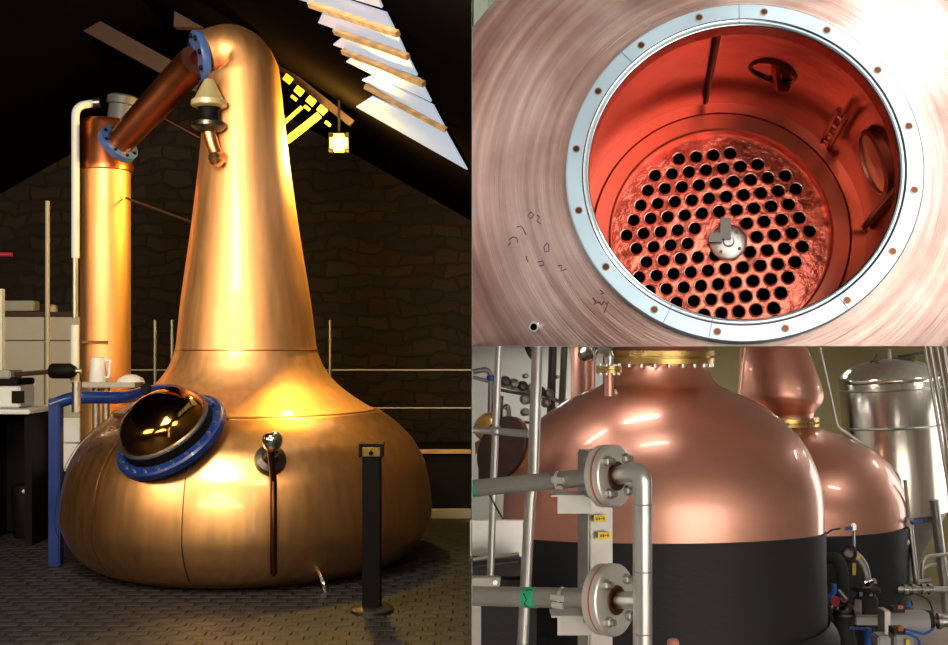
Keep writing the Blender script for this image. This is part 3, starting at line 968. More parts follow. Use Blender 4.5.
G().lathe([(.105, -.03), (.11, .025), (.098, .032), (.094, .025), (.0, .03)], wf, 40, cap=False).done('hand_hole_cover', 'copper_pink', ves)
a = -.72
for s0 in (-.035, .035):
    q0, q1 = wall_pt(a + s0, .42, .03), wall_pt(a + s0, .74, .03)
    G().tube([q0, q1], .009, 8).done('wall_bar', 'copper_orange', ves)  # pair of bars along the wall, joined by crosspieces
for s in (.47, .55, .63, .71):
    G().tube([wall_pt(a - .035, s, .03), wall_pt(a + .035, s, .03)], .007, 8).done('wall_crossbar', 'copper_orange', ves)
# small nozzle on the outside, lower left
sb = bvh_of(shell)
c, n = cast(sb, 536, 327)
nf = frame(c, n)
nz = G().lathe([(.017, -.01), (.017, .022), (.015, .024), (.010, .024), (.010, .0)], nf, 24, cap=False).done('outlet_nozzle', 'steel_bright', ves)
G().lathe([(.010, .006), (.0, .005)], nf, 20, cap=False).done('bore', 'hole_dark', nz)
# handwriting in marker on the shell
strokes = [[(531, 212), (528, 216), (531, 219), (534, 215), (531, 212)], [(537, 215), (540, 217), (537, 221), (541, 224)],
           [(517, 227), (521, 226), (524, 230), (526, 235)], [(509, 240), (513, 237), (517, 238), (518, 243)], [(508, 246), (511, 242)],
           [(547, 243), (544, 247), (545, 252), (549, 251), (549, 245), (547, 243)], [(526, 256), (528, 262)], [(538, 262), (543, 261), (544, 265), (539, 266)],
           [(558, 266), (562, 265), (561, 271), (566, 269)],
           [(600, 290), (604, 293), (601, 294)], [(593, 298), (596, 302), (593, 305), (599, 302), (602, 305), (604, 301), (607, 304), (609, 301), (604, 313)]]
for i, st in enumerate(strokes):
    pts = []
    for q in st:
        c, n = cast(sb, *q)
        pts.append(c + n * .0012)
    G().tube(pts, .0018, 6).done('marker_stroke', 'purple_ink' if i < 9 else 'ink', ves)

# ================================================================== LOWER RIGHT : still room
def lamp_panel(x, y, sx, sy, m):
    t = thing('ceiling_panel', 'flush white ceiling light panel above the still room, rear ones added fill', 'ceiling light', (x, y, H - .004), 'flush ceiling light panels')
    G().box((x, y, H - .0018), (sx, sy, .0012)).done('diffuser', m, t)


for x, y in ((.40, 6.45), (.93, 6.45), (.46, 6.05), (.96, 6.05)):
    lamp_panel(x, y, .34, .05, 'panel_soft')
for x, y in ((.45, 9.4), (.45, 10.4), (1.0, 9.9), (1.0, 11.0), (2.3, 11.6), (3.6, 11.6), (4.9, 10.0), (3.2, 10.2), (3.6, 7.6)):  # unseen rear panels added as fill for the back walls
    lamp_panel(x, y, .40, .07, 'fill_glow')


YD = 7.0
kd = YD / FPX
DX = P(660, 0, YD).x
dome = thing('copper_still', 'broad pink copper still dome with black jacketed base, nearest on the right', 'still', (DX, YD, -1.2))
FD = Matrix.Translation((DX, YD, 0))
zd = lambda y: zy(y, YD)
dp = spline([(162.5, 600), (162.5, 560), (162.5, 520), (162, 500), (160, 482), (155, 464), (147, 447), (136, 432), (120, 416.5), (102, 404), (84, 395), (70, 389.5), (60, 385), (53, 378), (49, 370), (47.5, 363)], 4)
dpr = [(r * kd * .966, zd(y)) for r, y in dp]
domeo = G().lathe(dpr, FD, 128, cap=False).done('dome', 'copper_pink', dome, angle=60)
# black jacket with slightly slanting top edge
rj = 164.0 * kd * .966
ju = G().lathe([(rj + .05, -1.2), (rj + .05, -1.1), (rj + .02, -.6), (rj, .30), (rj, .505), (rj - .02, .512)], FD, 128, cap=False)
for v in ju.bm.verts:
    if v.co.z > .45:
        v.co.z += -.085 + .10 * (YD - v.co.y) / rj + .015 * (v.co.x - DX) / rj
ju.done('jacket', 'jacket', dome, angle=40)
G().lathe([(rj + .012, -.09), (rj + .024, -.07), (rj + .03, -.10), (rj + .07, -.15), (rj + .08, -.18), (rj + .09, -.95), (rj + .055, -1.0)], FD, 96, cap=False).done('base_ring', 'jacket', dome, angle=40)
G().lathe([(162.9 * kd * .989 + .003 * math.cos(t), zd(432) * 0 + .80 + .006 * math.sin(t)) for t in [i * PI / 3 for i in range(6)]], FD, 96, loop=True)
# gold neck flange with bolts
nk = G().lathe([(46 * kd, zd(364)), (53.5 * kd, zd(363)), (53.8 * kd, zd(358)), (50 * kd, zd(357.5)), (50 * kd, zd(356)), (53.8 * kd, zd(355.5)), (53.8 * kd, zd(350.5)), (46 * kd, zd(350))], FD, 72, cap=False).done('neck_flange', 'brass', dome, angle=25)
for i in range(24):
    a = 2 * PI * i / 24
    c = Vector((DX + 51 * kd * math.cos(a), YD + 51 * kd * math.sin(a), zd(366.5)))
    G().lathe([(.013, 0), (.013, .020), (.008, .022), (.008, .05)], Matrix.Translation(c), 6).done('bolt', 'steel', nk)
G().lathe([(48 * kd, zd(350)), (44 * kd, H - .0012)], FD, 64, cap=False).done('neck', 'copper_pink', dome)
# side nozzle with brass flange and steel valve
db = bvh_of(domeo)
yn = 6.25
ns = thing('nozzle_valve', 'steel valve and bent pipe on a brass-flanged copper stub atop the dome', 'valve', P(609, 394, yn))
G().tube([P(609, 396, yn), P(609, 373, yn)], S(4.8, yn), 20).done('stub', 'copper_pink', ns)
nfl = G().lathe([(.02, -.018), (.073, -.018), (.073, -.002), (.06, 0), (.073, .002), (.073, .020), (.02, .020)], Matrix.Translation(P(609, 369.5, yn)), 32, cap=False).done('flange', 'brass', ns, angle=25)
for i in range(8):
    a = 2 * PI * (i + .5) / 8
    G().lathe([(.010, -.03), (.010, .03)], Matrix.Translation(P(609, 369.5, yn) + Vector((.055 * math.cos(a), .055 * math.sin(a), 0))), 6).done('bolt', 'steel', nfl)
G().tube(bend([P(609, 366, yn), P(609, 352, yn), P(600, 348.5, yn - .05), P(588, 352, yn - .12)], .06), S(4.6, yn), 16).done('pipe', 'steel', ns)
vb = G().lathe([(.0, -.055), (.035, -.055), (.04, -.04), (.04, .03), (.02, .05), (.0, .05)], frame(P(587, 353, yn - .15), (-.8, -.5, -.25)), 20).done('valve_body', 'steel_dark', ns)
G().lathe([(.042, -.012), (.046, -.008), (.046, .008), (.042, .012)], frame(P(590, 353, yn - .15), (-.8, -.5, -.25)), 24).done('collar', 'steel_bright', vb)
c, n = cast(db, 616, 392)
single(G().lathe([(.012, -.01), (.012, .02), (0, .025)], frame(c, n), 10), 'sample_plug', 'steel_bright', 'tiny steel plug on the dome beside the brass-flanged stub', 'plug', loc=c)

# copper column behind
YK = 9.6
single(G().lathe([(S(12.5, YK), -1.2), (S(12.2, YK), H - .0012)], Matrix.Translation((P(583, 0, YK).x, YK, 0)), 40), 'copper_column', 'copper_pink',
       'slim copper column rising behind the left shoulder of the pink dome', 'column', loc=(P(583, 0, YK).x, YK, -1.2))

# second still
Y2 = 9.3
k2 = Y2 / FPX
z2 = lambda y: zy(y, Y2)
X2 = P(785, 0, Y2).x
F2 = Matrix.Translation((X2, Y2, 0))
s2 = thing('onion_still', 'second pink copper still with onion-shaped neck behind the broad dome', 'still', (X2, Y2, -1.2))
G().lathe([(r * k2 * .992, z2(y)) for r, y in spline([(116, 560), (116, 520), (115.5, 500), (111, 483), (101, 465), (88, 451), (70, 440), (50, 433), (38, 429), (32.5, 426)], 4)], F2, 96, cap=False).done('dome', 'copper_pink', s2, angle=60)
G().lathe([(118 * k2, -1.2), (117 * k2, z2(600)), (117.3 * k2, z2(517)), (113 * k2, z2(516))], F2, 96, cap=False).done('jacket', 'jacket', s2)
G().lathe([(118.8 * k2, z2(598)), (119.6 * k2, z2(596)), (118.8 * k2, z2(594))], F2, 96, cap=False).done('jacket_strap', 'black_rubber', s2)
f2 = G().lathe([(28 * k2, z2(426)), (33 * k2, z2(425.5)), (33.3 * k2, z2(422.5)), (31 * k2, z2(422)), (31 * k2, z2(421)), (33.3 * k2, z2(420.5)), (33.3 * k2, z2(417.5)), (28 * k2, z2(417))], F2, 64, cap=False).done('neck_flange', 'brass', s2, angle=25)
for i in range(18):
    a = 2 * PI * i / 18
    G().lathe([(.013, 0), (.013, .02), (.008, .022), (.008, .08)], Matrix.Translation((X2 + 31.5 * k2 * math.cos(a), Y2 + 31.5 * k2 * math.sin(a), z2(427.5))), 6).done('bolt', 'steel_dark', f2)
on = spline([(28, 418), (29, 413), (33, 408), (38.5, 402), (41, 396), (41, 389), (39.5, 378), (36.5, 364), (33, 350), (32.2, 347)], 4)
on = [(r * k2 * .995, min(z2(y), H - .0012)) for r, y in on]
# the onion leans a little so its axis meets the pipe above
go = G().lathe(on, F2, 80, cap=False)
for v in go.bm.verts:
    v.co.x -= .10 * max(0, (v.co.z - z2(418))) / (z2(346) - z2(418))
go.done('onion_neck', 'copper_pink', s2, angle=60)

# stainless tank
Y3 = 11.0
k3 = Y3 / FPX
z3 = lambda y: zy(y, Y3)
X3 = P(893, 0, Y3).x
F3 = frame((X3, Y3, z3(440)), Vector((-.065, 0, 1)))
h3 = lambda y: (440 - y) * k3
tk = thing('steel_tank', 'tall polished stainless tank with conical bottom behind the second still', 'tank', (X3, Y3, -1.2))
G().lathe([(47 * k3, h3(511)), (48 * k3, h3(510)), (48 * k3, h3(382)), (47 * k3, h3(380))], F3, 80, cap=False).done('shell', 'steel_tank', tk, angle=40)
G().lathe([(r * k3, h3(y)) for r, y in spline([(47.5, 382), (48.6, 379), (47, 374.5), (40, 368), (26, 362), (10, 359), (0, 358.5)], 4)], F3, 80, cap=False).done('domed_lid', 'steel_tank', tk, angle=60)
G().lathe([(46.5 * k3, h3(511)), (10 * k3, h3(572)), (5 * k3, h3(575)), (5 * k3, h3(590))], F3, 64, cap=False).done('cone', 'steel_satin', tk)
for y in (425, 388):
    G().lathe([(48.1 * k3, h3(y) - .012), (48.6 * k3, h3(y)), (48.1 * k3, h3(y) + .012)], F3, 80, cap=False).done('weld_band', 'steel_satin', tk)
for a, b, rr in ((905, 905, 3), (934, 945, 4.6)):
    G().tube([P(a, 500, Y3 - .45), P(b, 590, Y3 - .45), P(b + 2, 612, Y3 - .45)], rr * k3, 16).done('leg', 'steel_satin', tk)
mn_ = G().tube([F3 @ Vector((-.2, -.05, h3(361))), F3 @ Vector((.25, -.05, h3(359)))], .018, 8).done('lid_bar', 'steel_dark', tk)
G().tube([F3 @ Vector((0, -.05, h3(362))), F3 @ Vector((0, -.05, h3(349)))], .02, 8).done('vent_pipe', 'steel', tk)
G().tube([F3 @ Vector((-.15, -.05, h3(360))), F3 @ Vector((-.12, -.05, h3(352)))], .012, 8).done('lid_clamp', 'steel_dark', tk)
G().tube([F3 @ Vector((.1, -.02, h3(357))), F3 @ Vector((.42, -.02, h3(354)))], .012, 8).done('lid_clamp', 'steel_dark', tk)

# slim pipes at the right edge
grp = 'thin steel pipes slanting down beside the stainless tank'
for i, (a, b, c, w, lab) in enumerate(((925, 346, 949, 1.6, 'thin steel pipe nearest the tank, first of the slanting bundle'),
                                       (930, 346, 955, 2.4, 'brightest thicker steel pipe second in the slanting bundle'),
                                       (937, 346, 962, 1.6, 'thin steel pipe third from the tank in the bundle'),
                                       (943, 346, 968, 2.2, 'outermost steel pipe of the bundle at the picture edge'))):
    single(G().tube([P(a, b, 10.0), P(c, 490, 10.0), P(c + 8, 560, 10.0)], S(w, 10.0), 12).cutz(), 'drop_pipe', 'steel', lab, 'pipe', grp, loc=P(c, 490, 10.0))
single(G().tube(bend([P(820, 347.4, 9.9), P(837.5, 427, 9.9), P(853, 437, 9.9), P(893, 468, 9.9), P(900, 478, 9.9), P(902, 500, 9.9)], .05), S(1.3, 9.9), 10), 'conduit_pipe', 'steel',
       'thin bent steel pipe passing before the stainless tank to the second still', 'pipe', loc=P(837, 427, 9.9))
single(G().tube([P(744.5, 347.4, 9.0), P(739, 395, 9.0)], S(1.4, 9.0), 10), 'support_rod', 'copper_pink', 'thin copper rod just left of the onion neck', 'rod', loc=P(739, 395, 9))
bx = thing('junction_valve', 'small steel valve block on the thin pipe right of the second still', 'valve', P(909, 523, 8.8))
G().box(P(909, 523, 8.8), (S(8, 8.8), .06, S(11, 8.8))).done('body', 'steel_satin', bx, bevel=.008)
G().tube([P(905, 480, 8.8), P(909, 519, 8.8)], S(1.8, 8.8), 10).done('pipe', 'steel_satin', bx)
G().tube([P(910, 527, 8.8), P(917, 588, 8.8)], S(3.0, 8.8), 12).done('pipe', 'steel', bx)
G().tube([P(912, 523, 8.75), P(922, 521, 8.75)], S(1.8, 8.8), 10).done('handle', 'blue_cap', bx)
G().box(P(904, 542, 8.75), (S(10, 8.8), .05, S(6, 8.8))).done('gauge', 'steel_bright', bx, bevel=.01)

hp_ = thing('header_pipe', 'horizontal stainless header pipe with couplings low at the right', 'pipe', P(925, 590, 8.6))
G().tube([P(897, 589, 8.6), P(952, 590, 8.6)], S(3.4, 8.6), 16).done('run', 'steel', hp_)
for a in (905, 913, 923, 930):
    G().lathe([(.02, -.014), (.042, -.014), (.042, .014), (.02, .014)], frame(P(a, 589.2, 8.6), (1, 0, 0)), 18).done('coupling', 'steel_bright', hp_)
single(G().tube(bend([P(907, 566, 9.4), P(905, 578, 9.4), P(914, 582, 9.4), P(931, 580, 9.4)], .05), S(2.4, 9.4), 12), 'bypass_pipe', 'steel_satin', 'short bent bypass pipe just above the header pipe', 'pipe', loc=P(907, 566, 9.4))
for (a, b, lab) in ((557, 554, 'upper bent steel pipe between tank leg and picture edge'), (566, 563, 'lower bent steel pipe between tank leg and picture edge')):
    single(G().tube(bend([P(922, a + 16, 10.3 + (a - 557) * .03), P(923, a, 10.3 + (a - 557) * .03), P(950, b, 10.3 + (a - 557) * .03)], .08), S(2.0, 10.3), 12), 'transfer_pipe', 'steel', lab, 'pipe', 'bent transfer pipes below the tank', loc=P(923, a, 10.3))

# black bent pipe between the stills
yb = 7.6
bp1 = thing('black_elbow', 'black insulated elbow pipe arching between the two black still bases', 'pipe', P(843, 612, yb))
G().tube(bend([P(822, 560, yb + .1), P(838, 557, yb), P(843, 575, yb), P(842, 604, yb)], .16, 8), S(6.2, yb), 20).done('pipe', 'black_rubber', bp1)
G().lathe([(.04, 0), (.095, 0), (.095, .02), (.08, .022), (.095, .026), (.095, .046), (.04, .046)], Matrix.Translation(P(843, 614, yb)), 28, cap=False).done('flange', 'steel_dark', bp1)
bolts(bp1, Matrix.Translation(P(843, 614, yb) + Vector((0, 0, .046))), .078, 8, .010, .014, 'steel_satin')
G().tube(bend([P(843, 614, yb), P(844, 628, yb), P(850, 660, yb)], .05), S(9, yb), 20).done('valve_body', 'black_rubber', bp1)
G().lathe([(.0, -.1), (.03, -.1), (.035, -.05), (.035, .06), (.0, .06)], frame(P(831, 600, yb - .1), (.2, -1, .1)), 16).done('red_handle', 'red_paint', bp1)
G().tube([P(827, 602, yb - .12), P(834, 592, yb - .12), P(834, 584, yb - .12)], .018, 10).done('blue_fitting', 'blue_cap', bp1)
G().lathe([(.0, -.02), (.07, -.02), (.07, .02), (.0, .02)], frame(P(858, 610, yb - .05), (1, -.4, 0)), 26).done('blank_flange', 'steel_satin', bp1)
G().tube([P(846, 610, yb), P(860, 610, yb - .05)], .035, 14).done('stub', 'steel_satin', bp1)
G().tube([P(838, 591, yb - .05), P(846, 601, yb - .1)], .022, 8).done('fitting', 'steel_bright', bp1)

vs = thing('sampling_valve', 'jointed stainless elbow valve with round handwheel before the second still', 'valve', P(866, 590, 7.9))
yv = 7.9
G().tube(bend([P(850, 552, yv), P(862, 562, yv), P(866, 578, yv), P(866, 588, yv)], .06), S(5.2, yv), 18).done('elbow', 'steel_satin', vs)
wh = G().lathe([(S(8, yv) + .012 * math.cos(t), .012 * math.sin(t)) for t in [i * PI / 4 for i in range(8)]], frame(P(847, 553, yv - .08), (-.5, -1, .25)), 28, loop=True).done('handwheel', 'black_rubber', vs)
G().lathe([(.0, -.05), (.042, -.05), (.045, .03), (.02, .05), (.0, .05)], frame(P(848, 554, yv - .05), (-.5, -1, .25)), 20).done('bonnet', 'steel', vs)
G().box(P(858, 557, yv - .06), (S(5, yv), .02, S(5, yv)), None).done('tag', 'yellow_plastic', vs)
G().box(P(854, 569, yv - .06), (S(3, yv), .015, S(12, yv)), None).done('tag', 'yellow_plastic', vs)
G().lathe([(.03, 0), (.10, 0), (.10, .022), (.085, .024), (.085, .03), (.03, .03)], Matrix.Translation(P(866, 591, yv)), 28, cap=False).done('flange', 'black_rubber', vs)
G().lathe([(.05, -.5), (.06, -.22), (.08, -.2), (.085, -.06), (.05, -.0)], Matrix.Translation(P(866, 591, yv)), 24).done('black_body', 'black_rubber', vs)
G().tube([P(866, 584, yv - .05), P(875, 581, yv - .1)], .022, 10).done('side_port', 'steel_bright', vs)
for a in (861, 871):
    G().lathe([(.0, 0), (.010, 0), (.010, .03), (.0, .03)], Matrix.Translation(P(a, 596, yv - .09)), 8).done('bolt', 'steel_bright', vs)

tp_ = thing('thermometer_probe', 'slim upright steel probe with blue plug before the second still', 'probe', P(854, 550, 8.0))
G().tube([P(854, 551, 8.0), P(854, 530, 8.0)], S(1.5, 8.0), 10).done('stem', 'steel', tp_)
G().box(P(853.5, 527, 8.0), (S(5, 8), .03, S(8, 8))).done('head', 'steel_bright', tp_, bevel=.008)
G().tube([P(852, 528, 8.0), P(845, 528.5, 8.0)], S(1.8, 8), 10).done('blue_plug', 'blue_cap', tp_)
G().tube([P(845, 528.5, 8.0), P(840, 528.6, 8.0)], S(1.2, 8), 8).done('yellow_sleeve', 'yellow_plastic', tp_)
G().tube(spline([tuple(P(840, 528.6, 8.0)), tuple(P(832, 530, 7.9)), tuple(P(826, 534, 7.8))], 4), S(.9, 8), 8).done('cable', 'black_rubber', tp_)

# actuators low right
ya = 6.9
ac = thing('actuator_valve', 'grey pneumatic actuator on horizontal steel pipe, lower right corner', 'actuator', P(915, 645, ya))
G().lathe([(.0, -.13), (.07, -.13), (.075, -.12), (.075, .10), (.065, .12), (.0, .12)], frame(P(908, 622, ya), (1, -.15, .02)), 28).done('cylinder', 'grey_box', ac)
G().lathe([(.0, -.05), (.06, -.05), (.065, .0), (.06, .05), (.0, .05)], frame(P(924, 620, ya), (1, -.15, .02)), 24).done('end_cap', 'black_rubber', ac)
G().tube([P(928, 620, ya), P(936, 621, ya)], .03, 14).done('coupling', 'steel_dark', ac)
G().tube([P(936, 621, ya), P(955, 622, ya)], S(5.5, ya), 18).done('pipe', 'steel', ac)
G().lathe([(.0, -.01), (.05, -.01), (.05, .01), (.0, .01)], frame(P(939, 621, ya), (1, -.1, 0)), 20).done('flange', 'steel_satin', ac)
G().box(P(884, 622, ya), (.035, .12, .16), None).done('mount_plate', 'steel', ac)
G().box(P(897, 609, ya - .03), (S(12, ya), .06, S(5, ya))).done('solenoid', 'black_rubber', ac)
G().box(P(900, 607, ya - .05), (S(5, ya), .03, S(3, ya))).done('orange_cap', 'orange_gasket', ac)
G().box(P(908, 604.5, ya - .02), (S(4, ya), .03, S(4, ya))).done('blue_knob', 'blue_cap', ac)
G().tube(spline([tuple(P(898, 606, ya)), tuple(P(903, 597, ya)), tuple(P(915, 594, ya)), tuple(P(928, 600, ya)), tuple(P(933, 612, ya))], 5), S(.8, ya), 8).done('cable', 'black_rubber', ac)
ac2 = thing('control_box', 'pale grey control box with blue hoses at the lower right bottom edge', 'control box', P(885, 650, 6.4))
G().box(P(881, 640, 6.4), (S(13, 6.4), .12, S(12, 6.4))).done('housing', 'grey_box', ac2, bevel=.01)
G().box(P(901, 639, 6.4), (S(20, 6.4), .12, S(13, 6.4))).done('body', 'grey_box', ac2, bevel=.01)
G().box(P(897, 630, 6.38), (S(12, 6.4), .08, S(6, 6.4))).done('solenoid', 'black_rubber', ac2)
G().box(P(900, 628.5, 6.33), (S(5, 6.4), .03, S(3.5, 6.4))).done('orange_cap', 'orange_gasket', ac2)
G().box(P(907, 642, 6.32), (S(4, 6.4), .02, S(6, 6.4))).done('yellow_label', 'yellow_plastic', ac2)
G().tube(spline([tuple(P(903, 629, 6.35)), tuple(P(913, 631, 6.35)), tuple(P(924, 634, 6.35)), tuple(P(933, 629, 6.4))], 5), S(1.3, 6.4), 8).done('hose', 'blue_cap', ac2)
G().tube(spline([tuple(P(905, 633, 6.3)), tuple(P(917, 638, 6.3)), tuple(P(921, 652, 6.3))], 5), S(1.3, 6.4), 8).done('hose', 'blue_cap', ac2)
single(G().tube([P(868, 652, 6.6), P(868, 628, 6.6)], S(3.6, 6.6), 14), 'blue_post', 'blue_cap', 'short upright blue cylinder left of the control box', 'post', loc=P(868, 652, 6.6))
single(G().tube([P(850, 628, 6.75), P(864, 629, 6.75)], S(1.5, 6.6), 10), 'air_line', 'blue_cap', 'short blue air line left of the blue cylinder', 'hose', loc=P(850, 628, 6.75))
single(G().box(P(868, 620, 7.3), (S(26, 7.3), .05, S(9, 7.3))), 'support_bracket', 'steel_satin', 'grey steel bracket bar behind the blue cylinder', 'bracket', loc=P(868, 625, 7.3), bevel=.006)

# ---------------- foreground pipe rack
YR = 3.45
pd = Vector((.74, -.66, .08)).normalized()


def flange_pair(t, c, dirv, r, gasket=True):
    """two discs with an orange gasket between, bolts on both faces"""
    f = frame(c, dirv, (0, 0, 1))
    back = G().lathe([(.03, -.030), (r - .004, -.030), (r, -.026), (r, -.006), (.03, -.006)], f, 48, cap=False).done('flange', 'steel_pale', t, angle=30)
    G().lathe([(.03, -.006), (r - .003, -.006), (r - .003, .002), (.03, .002)], f, 48, cap=False).done('gasket', 'orange_gasket', t, angle=30)
    front = G().lathe([(.03, .002), (r, .002), (r, .022), (r - .004, .026), (.03, .026)], f, 48, cap=False).done('flange', 'steel_pale', t, angle=30)
    for i in range(4):
        a = PI / 4 + i * PI / 2
        c2 = Vector((r * .72 * math.cos(a), r * .72 * math.sin(a), 0))
        fb = f @ Matrix.Translation(c2 + Vector((0, 0, .026)))
        G().lathe([(.0165, 0), (.0165, .014), (.012, .017), (.010, .030), (0, .031)], fb, 6).done('bolt', 'steel_satin', front)
        fb = f @ Matrix.Translation(c2 + Vector((0, 0, -.030))) @ Matrix.Rotation(PI, 4, 'X')
        G().lathe([(.0165, 0), (.0165, .014), (.012, .017), (.010, .030), (0, .031)], fb, 6).done('bolt', 'steel_satin', back)
    G().lathe([(.046, .026), (.046, .030), (.034, .032), (.030, .028)], f, 32, cap=False).done('hub', 'copper_dark', front)
    return f


up_c = P(609.5, 476.0, YR)
lo_c = P(609.5, 599.5, YR)
# upper horizontal pipe
hpipe = thing('process_pipe', 'upper steel pipe with green tape ending at bolted flange on left', 'pipe', P(472, 491, 3.75))
p0 = P(472.8, 488.5, 3.78)
G().tube([p0 - (up_c - p0) * .2, up_c - pd * .03], .0285, 28).cutx().done('pipe', 'steel_satin', hpipe)
flange_pair(hpipe, up_c, pd, .098)
tdir = (up_c - p0).normalized()
G().lathe([(.0290, 0), (.0298, .001), (.0298, .028), (.0290, .029)], frame(p0, tdir), 28).cutx().done('green_tape', 'green_tape', hpipe)
c = p0.lerp(up_c, .66)
G().lathe([(.0288, -.006), (.0315, -.006), (.0315, .006), (.0288, .006)], frame(c, tdir), 28).done('clamp_band', 'steel_bright', hpipe)
G().box((0, 0, 0), (.05, .012, .02), frame(c + Vector((-.01, -.030, .005)), (0, 0, 1), tdir)).done('clamp_screw', 'steel_bright', hpipe, bevel=.003)
G().box((0, 0, 0), (.03, .012, .014), frame(c + Vector((-.005, -.026, -.02)), (0, 0, 1), tdir)).done('clamp_screw', 'steel_bright', hpipe, bevel=.003)
# lower horizontal pipe
lpipe = thing('process_pipe', 'lower steel pipe with green tape band ending at bolted flange', 'pipe', P(472, 597, 3.75))
q0 = P(472.8, 596, 3.72)
G().tube([q0 - (lo_c - q0) * .2, lo_c - pd * .03], .0325, 28).cutx().done('pipe', 'steel_satin', lpipe)
flange_pair(lpipe, lo_c, pd, .112)
tdir = (lo_c - q0).normalized()
c = q0.lerp(lo_c, .40)
tb = G().lathe([(.0330, 0), (.0338, .001), (.0338, .042), (.0330, .044)], frame(c, tdir), 28).done('green_tape', 'green_tape', lpipe)
c = q0.lerp(lo_c, .47)
tf = frame(q0.lerp(lo_c, .425), tdir, (0, 0, 1))
G().tube([tf @ Vector((.018, .029, .0)), tf @ Vector((.0, .0345, .012)), tf @ Vector((-.016, .030, .0)), tf @ Vector((-.026, .022, .012))], .0024, 6).done('tape_mark', 'ink', tb)
G().tube([tf @ Vector((.026, .0225, .006)), tf @ Vector((.029, .018, .020)), tf @ Vector((.026, .0225, .030))], .0018, 6).done('tape_mark', 'ink', tb)
c = q0.lerp(lo_c, .68)
G().lathe([(.0328, -.006), (.0355, -.006), (.0355, .006), (.0328, .006)], frame(c, tdir), 28).done('clamp_band', 'steel_bright', lpipe)
G().box((0, 0, 0), (.055, .012, .02), frame(c + Vector((-.02, -.028, .008)), (0, 0, 1), tdir)).done('clamp_screw', 'steel_bright', lpipe, bevel=.003)
G().box((0, 0, 0), (.045, .012, .02), frame(c + Vector((-.02, -.029, -.016)), (0, 0, 1), tdir)).done('clamp_screw', 'steel_bright', lpipe, bevel=.003)
# elbow and riser on the right
ris = thing('riser_pipe', 'vertical steel riser with top elbow joining both bolted flanges', 'pipe', P(642.5, 660, 3.3))
yr3 = 3.30
G().tube(bend([up_c + pd * .028, P(628, 472.5, yr3 + .05), P(642, 472.5, yr3), P(642.3, 500, yr3), P(642.7, 700, yr3)], .085, 10), S(9.6, yr3), 28).done('pipe', 'steel', ris, angle=60)
G().tube([lo_c + pd * .028, P(630, 600, yr3 + .06), P(643, 600, yr3)], S(8.6, yr3), 24).done('branch', 'steel', ris)
for y in (504, 571, 633):
    G().lathe([(S(9.65, yr3), -.002), (S(10.0, yr3), 0), (S(9.65, yr3), .002)], Matrix.Translation(P(642.5, y, yr3)), 28, cap=False).done('weld', 'steel_satin', ris)
# square post with brackets and tags
YP = 3.75
pst = thing('rack_post', 'square steel post with two yellow tags carrying the steel pipes', 'post', P(596, 660, YP))
pf = Matrix.Translation(P(595, 0, YP).x * Vector((1, 0, 0)) + Vector((0, YP, 0))) @ Matrix.Rotation(math.radians(20), 4, 'Z')
zt_, zb_ = zy(450, YP), -1.2
G().box((0, 0, (zt_ + zb_) / 2), (.092, .092, zt_ - zb_), pf).done('post', 'steel_satin', pst, bevel=.006)
for y0, h_ in ((501, 16), (620, 18)):
    cc = P(570, y0 - 7, YP - .12)
    G().box((cc.x, cc.y, cc.z), (.13, .10, .006)).done('bracket', 'steel_satin', pst)
    cc = P(573, y0 + 2, YP - .12)
    G().box((cc.x, cc.y - .048, cc.z - .0), (.11, .006, S(h_, YP))).done('bracket', 'steel_satin', pst)
for (a, b), (w, h_) in (((600, 518.5), (13.5, 7)), ((604, 535.5), (13.5, 7))):
    tc_ = P(a, b, YP - .062)
    tgf = frame(tc_, Vector((math.sin(math.radians(20)), -math.cos(math.radians(20)), 0)), (1, .36, 0))
    tg = G().box((0, 0, 0), (S(w, YP), S(h_, YP), .002), tgf).done('tag', 'yellow_tag', pst)
    for j, dx in enumerate((-.012, -.003, .006, .014)):
        G().box((dx, 0, .0015), (.004 if j != 2 else .007, .009 if j != 2 else .003, .001), tgf).done('tag_mark', 'ink', tg)

# vertical pipes behind the rack, left
vp = thing('vertical_pipe', 'thicker leaning upright steel pipe crossing behind both steel pipes', 'pipe', P(521, 660, 4.2))
G().tube([P(537.5, 343, 4.3), P(533, 480, 4.25), P(530, 500, 4.25), P(523, 640, 4.2), P(521, 680, 4.2)], S(5.6, 4.25), 20).cutz().done('pipe', 'steel', vp)
G().lathe([(S(5.7, 4.2), 0), (S(6.0, 4.2), .004), (S(6.0, 4.2), .05), (S(5.7, 4.2), .054)], frame(P(522.5, 642, 4.2), (.02, 0, -1)), 20).done('sleeve', 'steel_satin', vp)
vt = thing('cross_pipe', 'slimmer upright steel pipe with crossing tee at far left', 'pipe', P(490, 600, 4.5))
G().tube([P(499, 343, 4.5), P(495.5, 430, 4.5), P(493, 500, 4.5), P(490, 588, 4.5)], S(3.6, 4.5), 16).cutz().done('upright', 'steel', vt)
G().tube([P(473, 430, 4.5), P(496, 431, 4.5), P(529, 434, 4.42)], S(3.6, 4.5), 16).done('crossbar', 'steel', vt)
G().lathe(spline([(0, -.026), (.020, -.015), (.024, 0), (.020, .015), (0, .026)], 3), Matrix.Translation(P(496, 431, 4.5)), 16).done('tee_joint', 'steel', vt, angle=60)

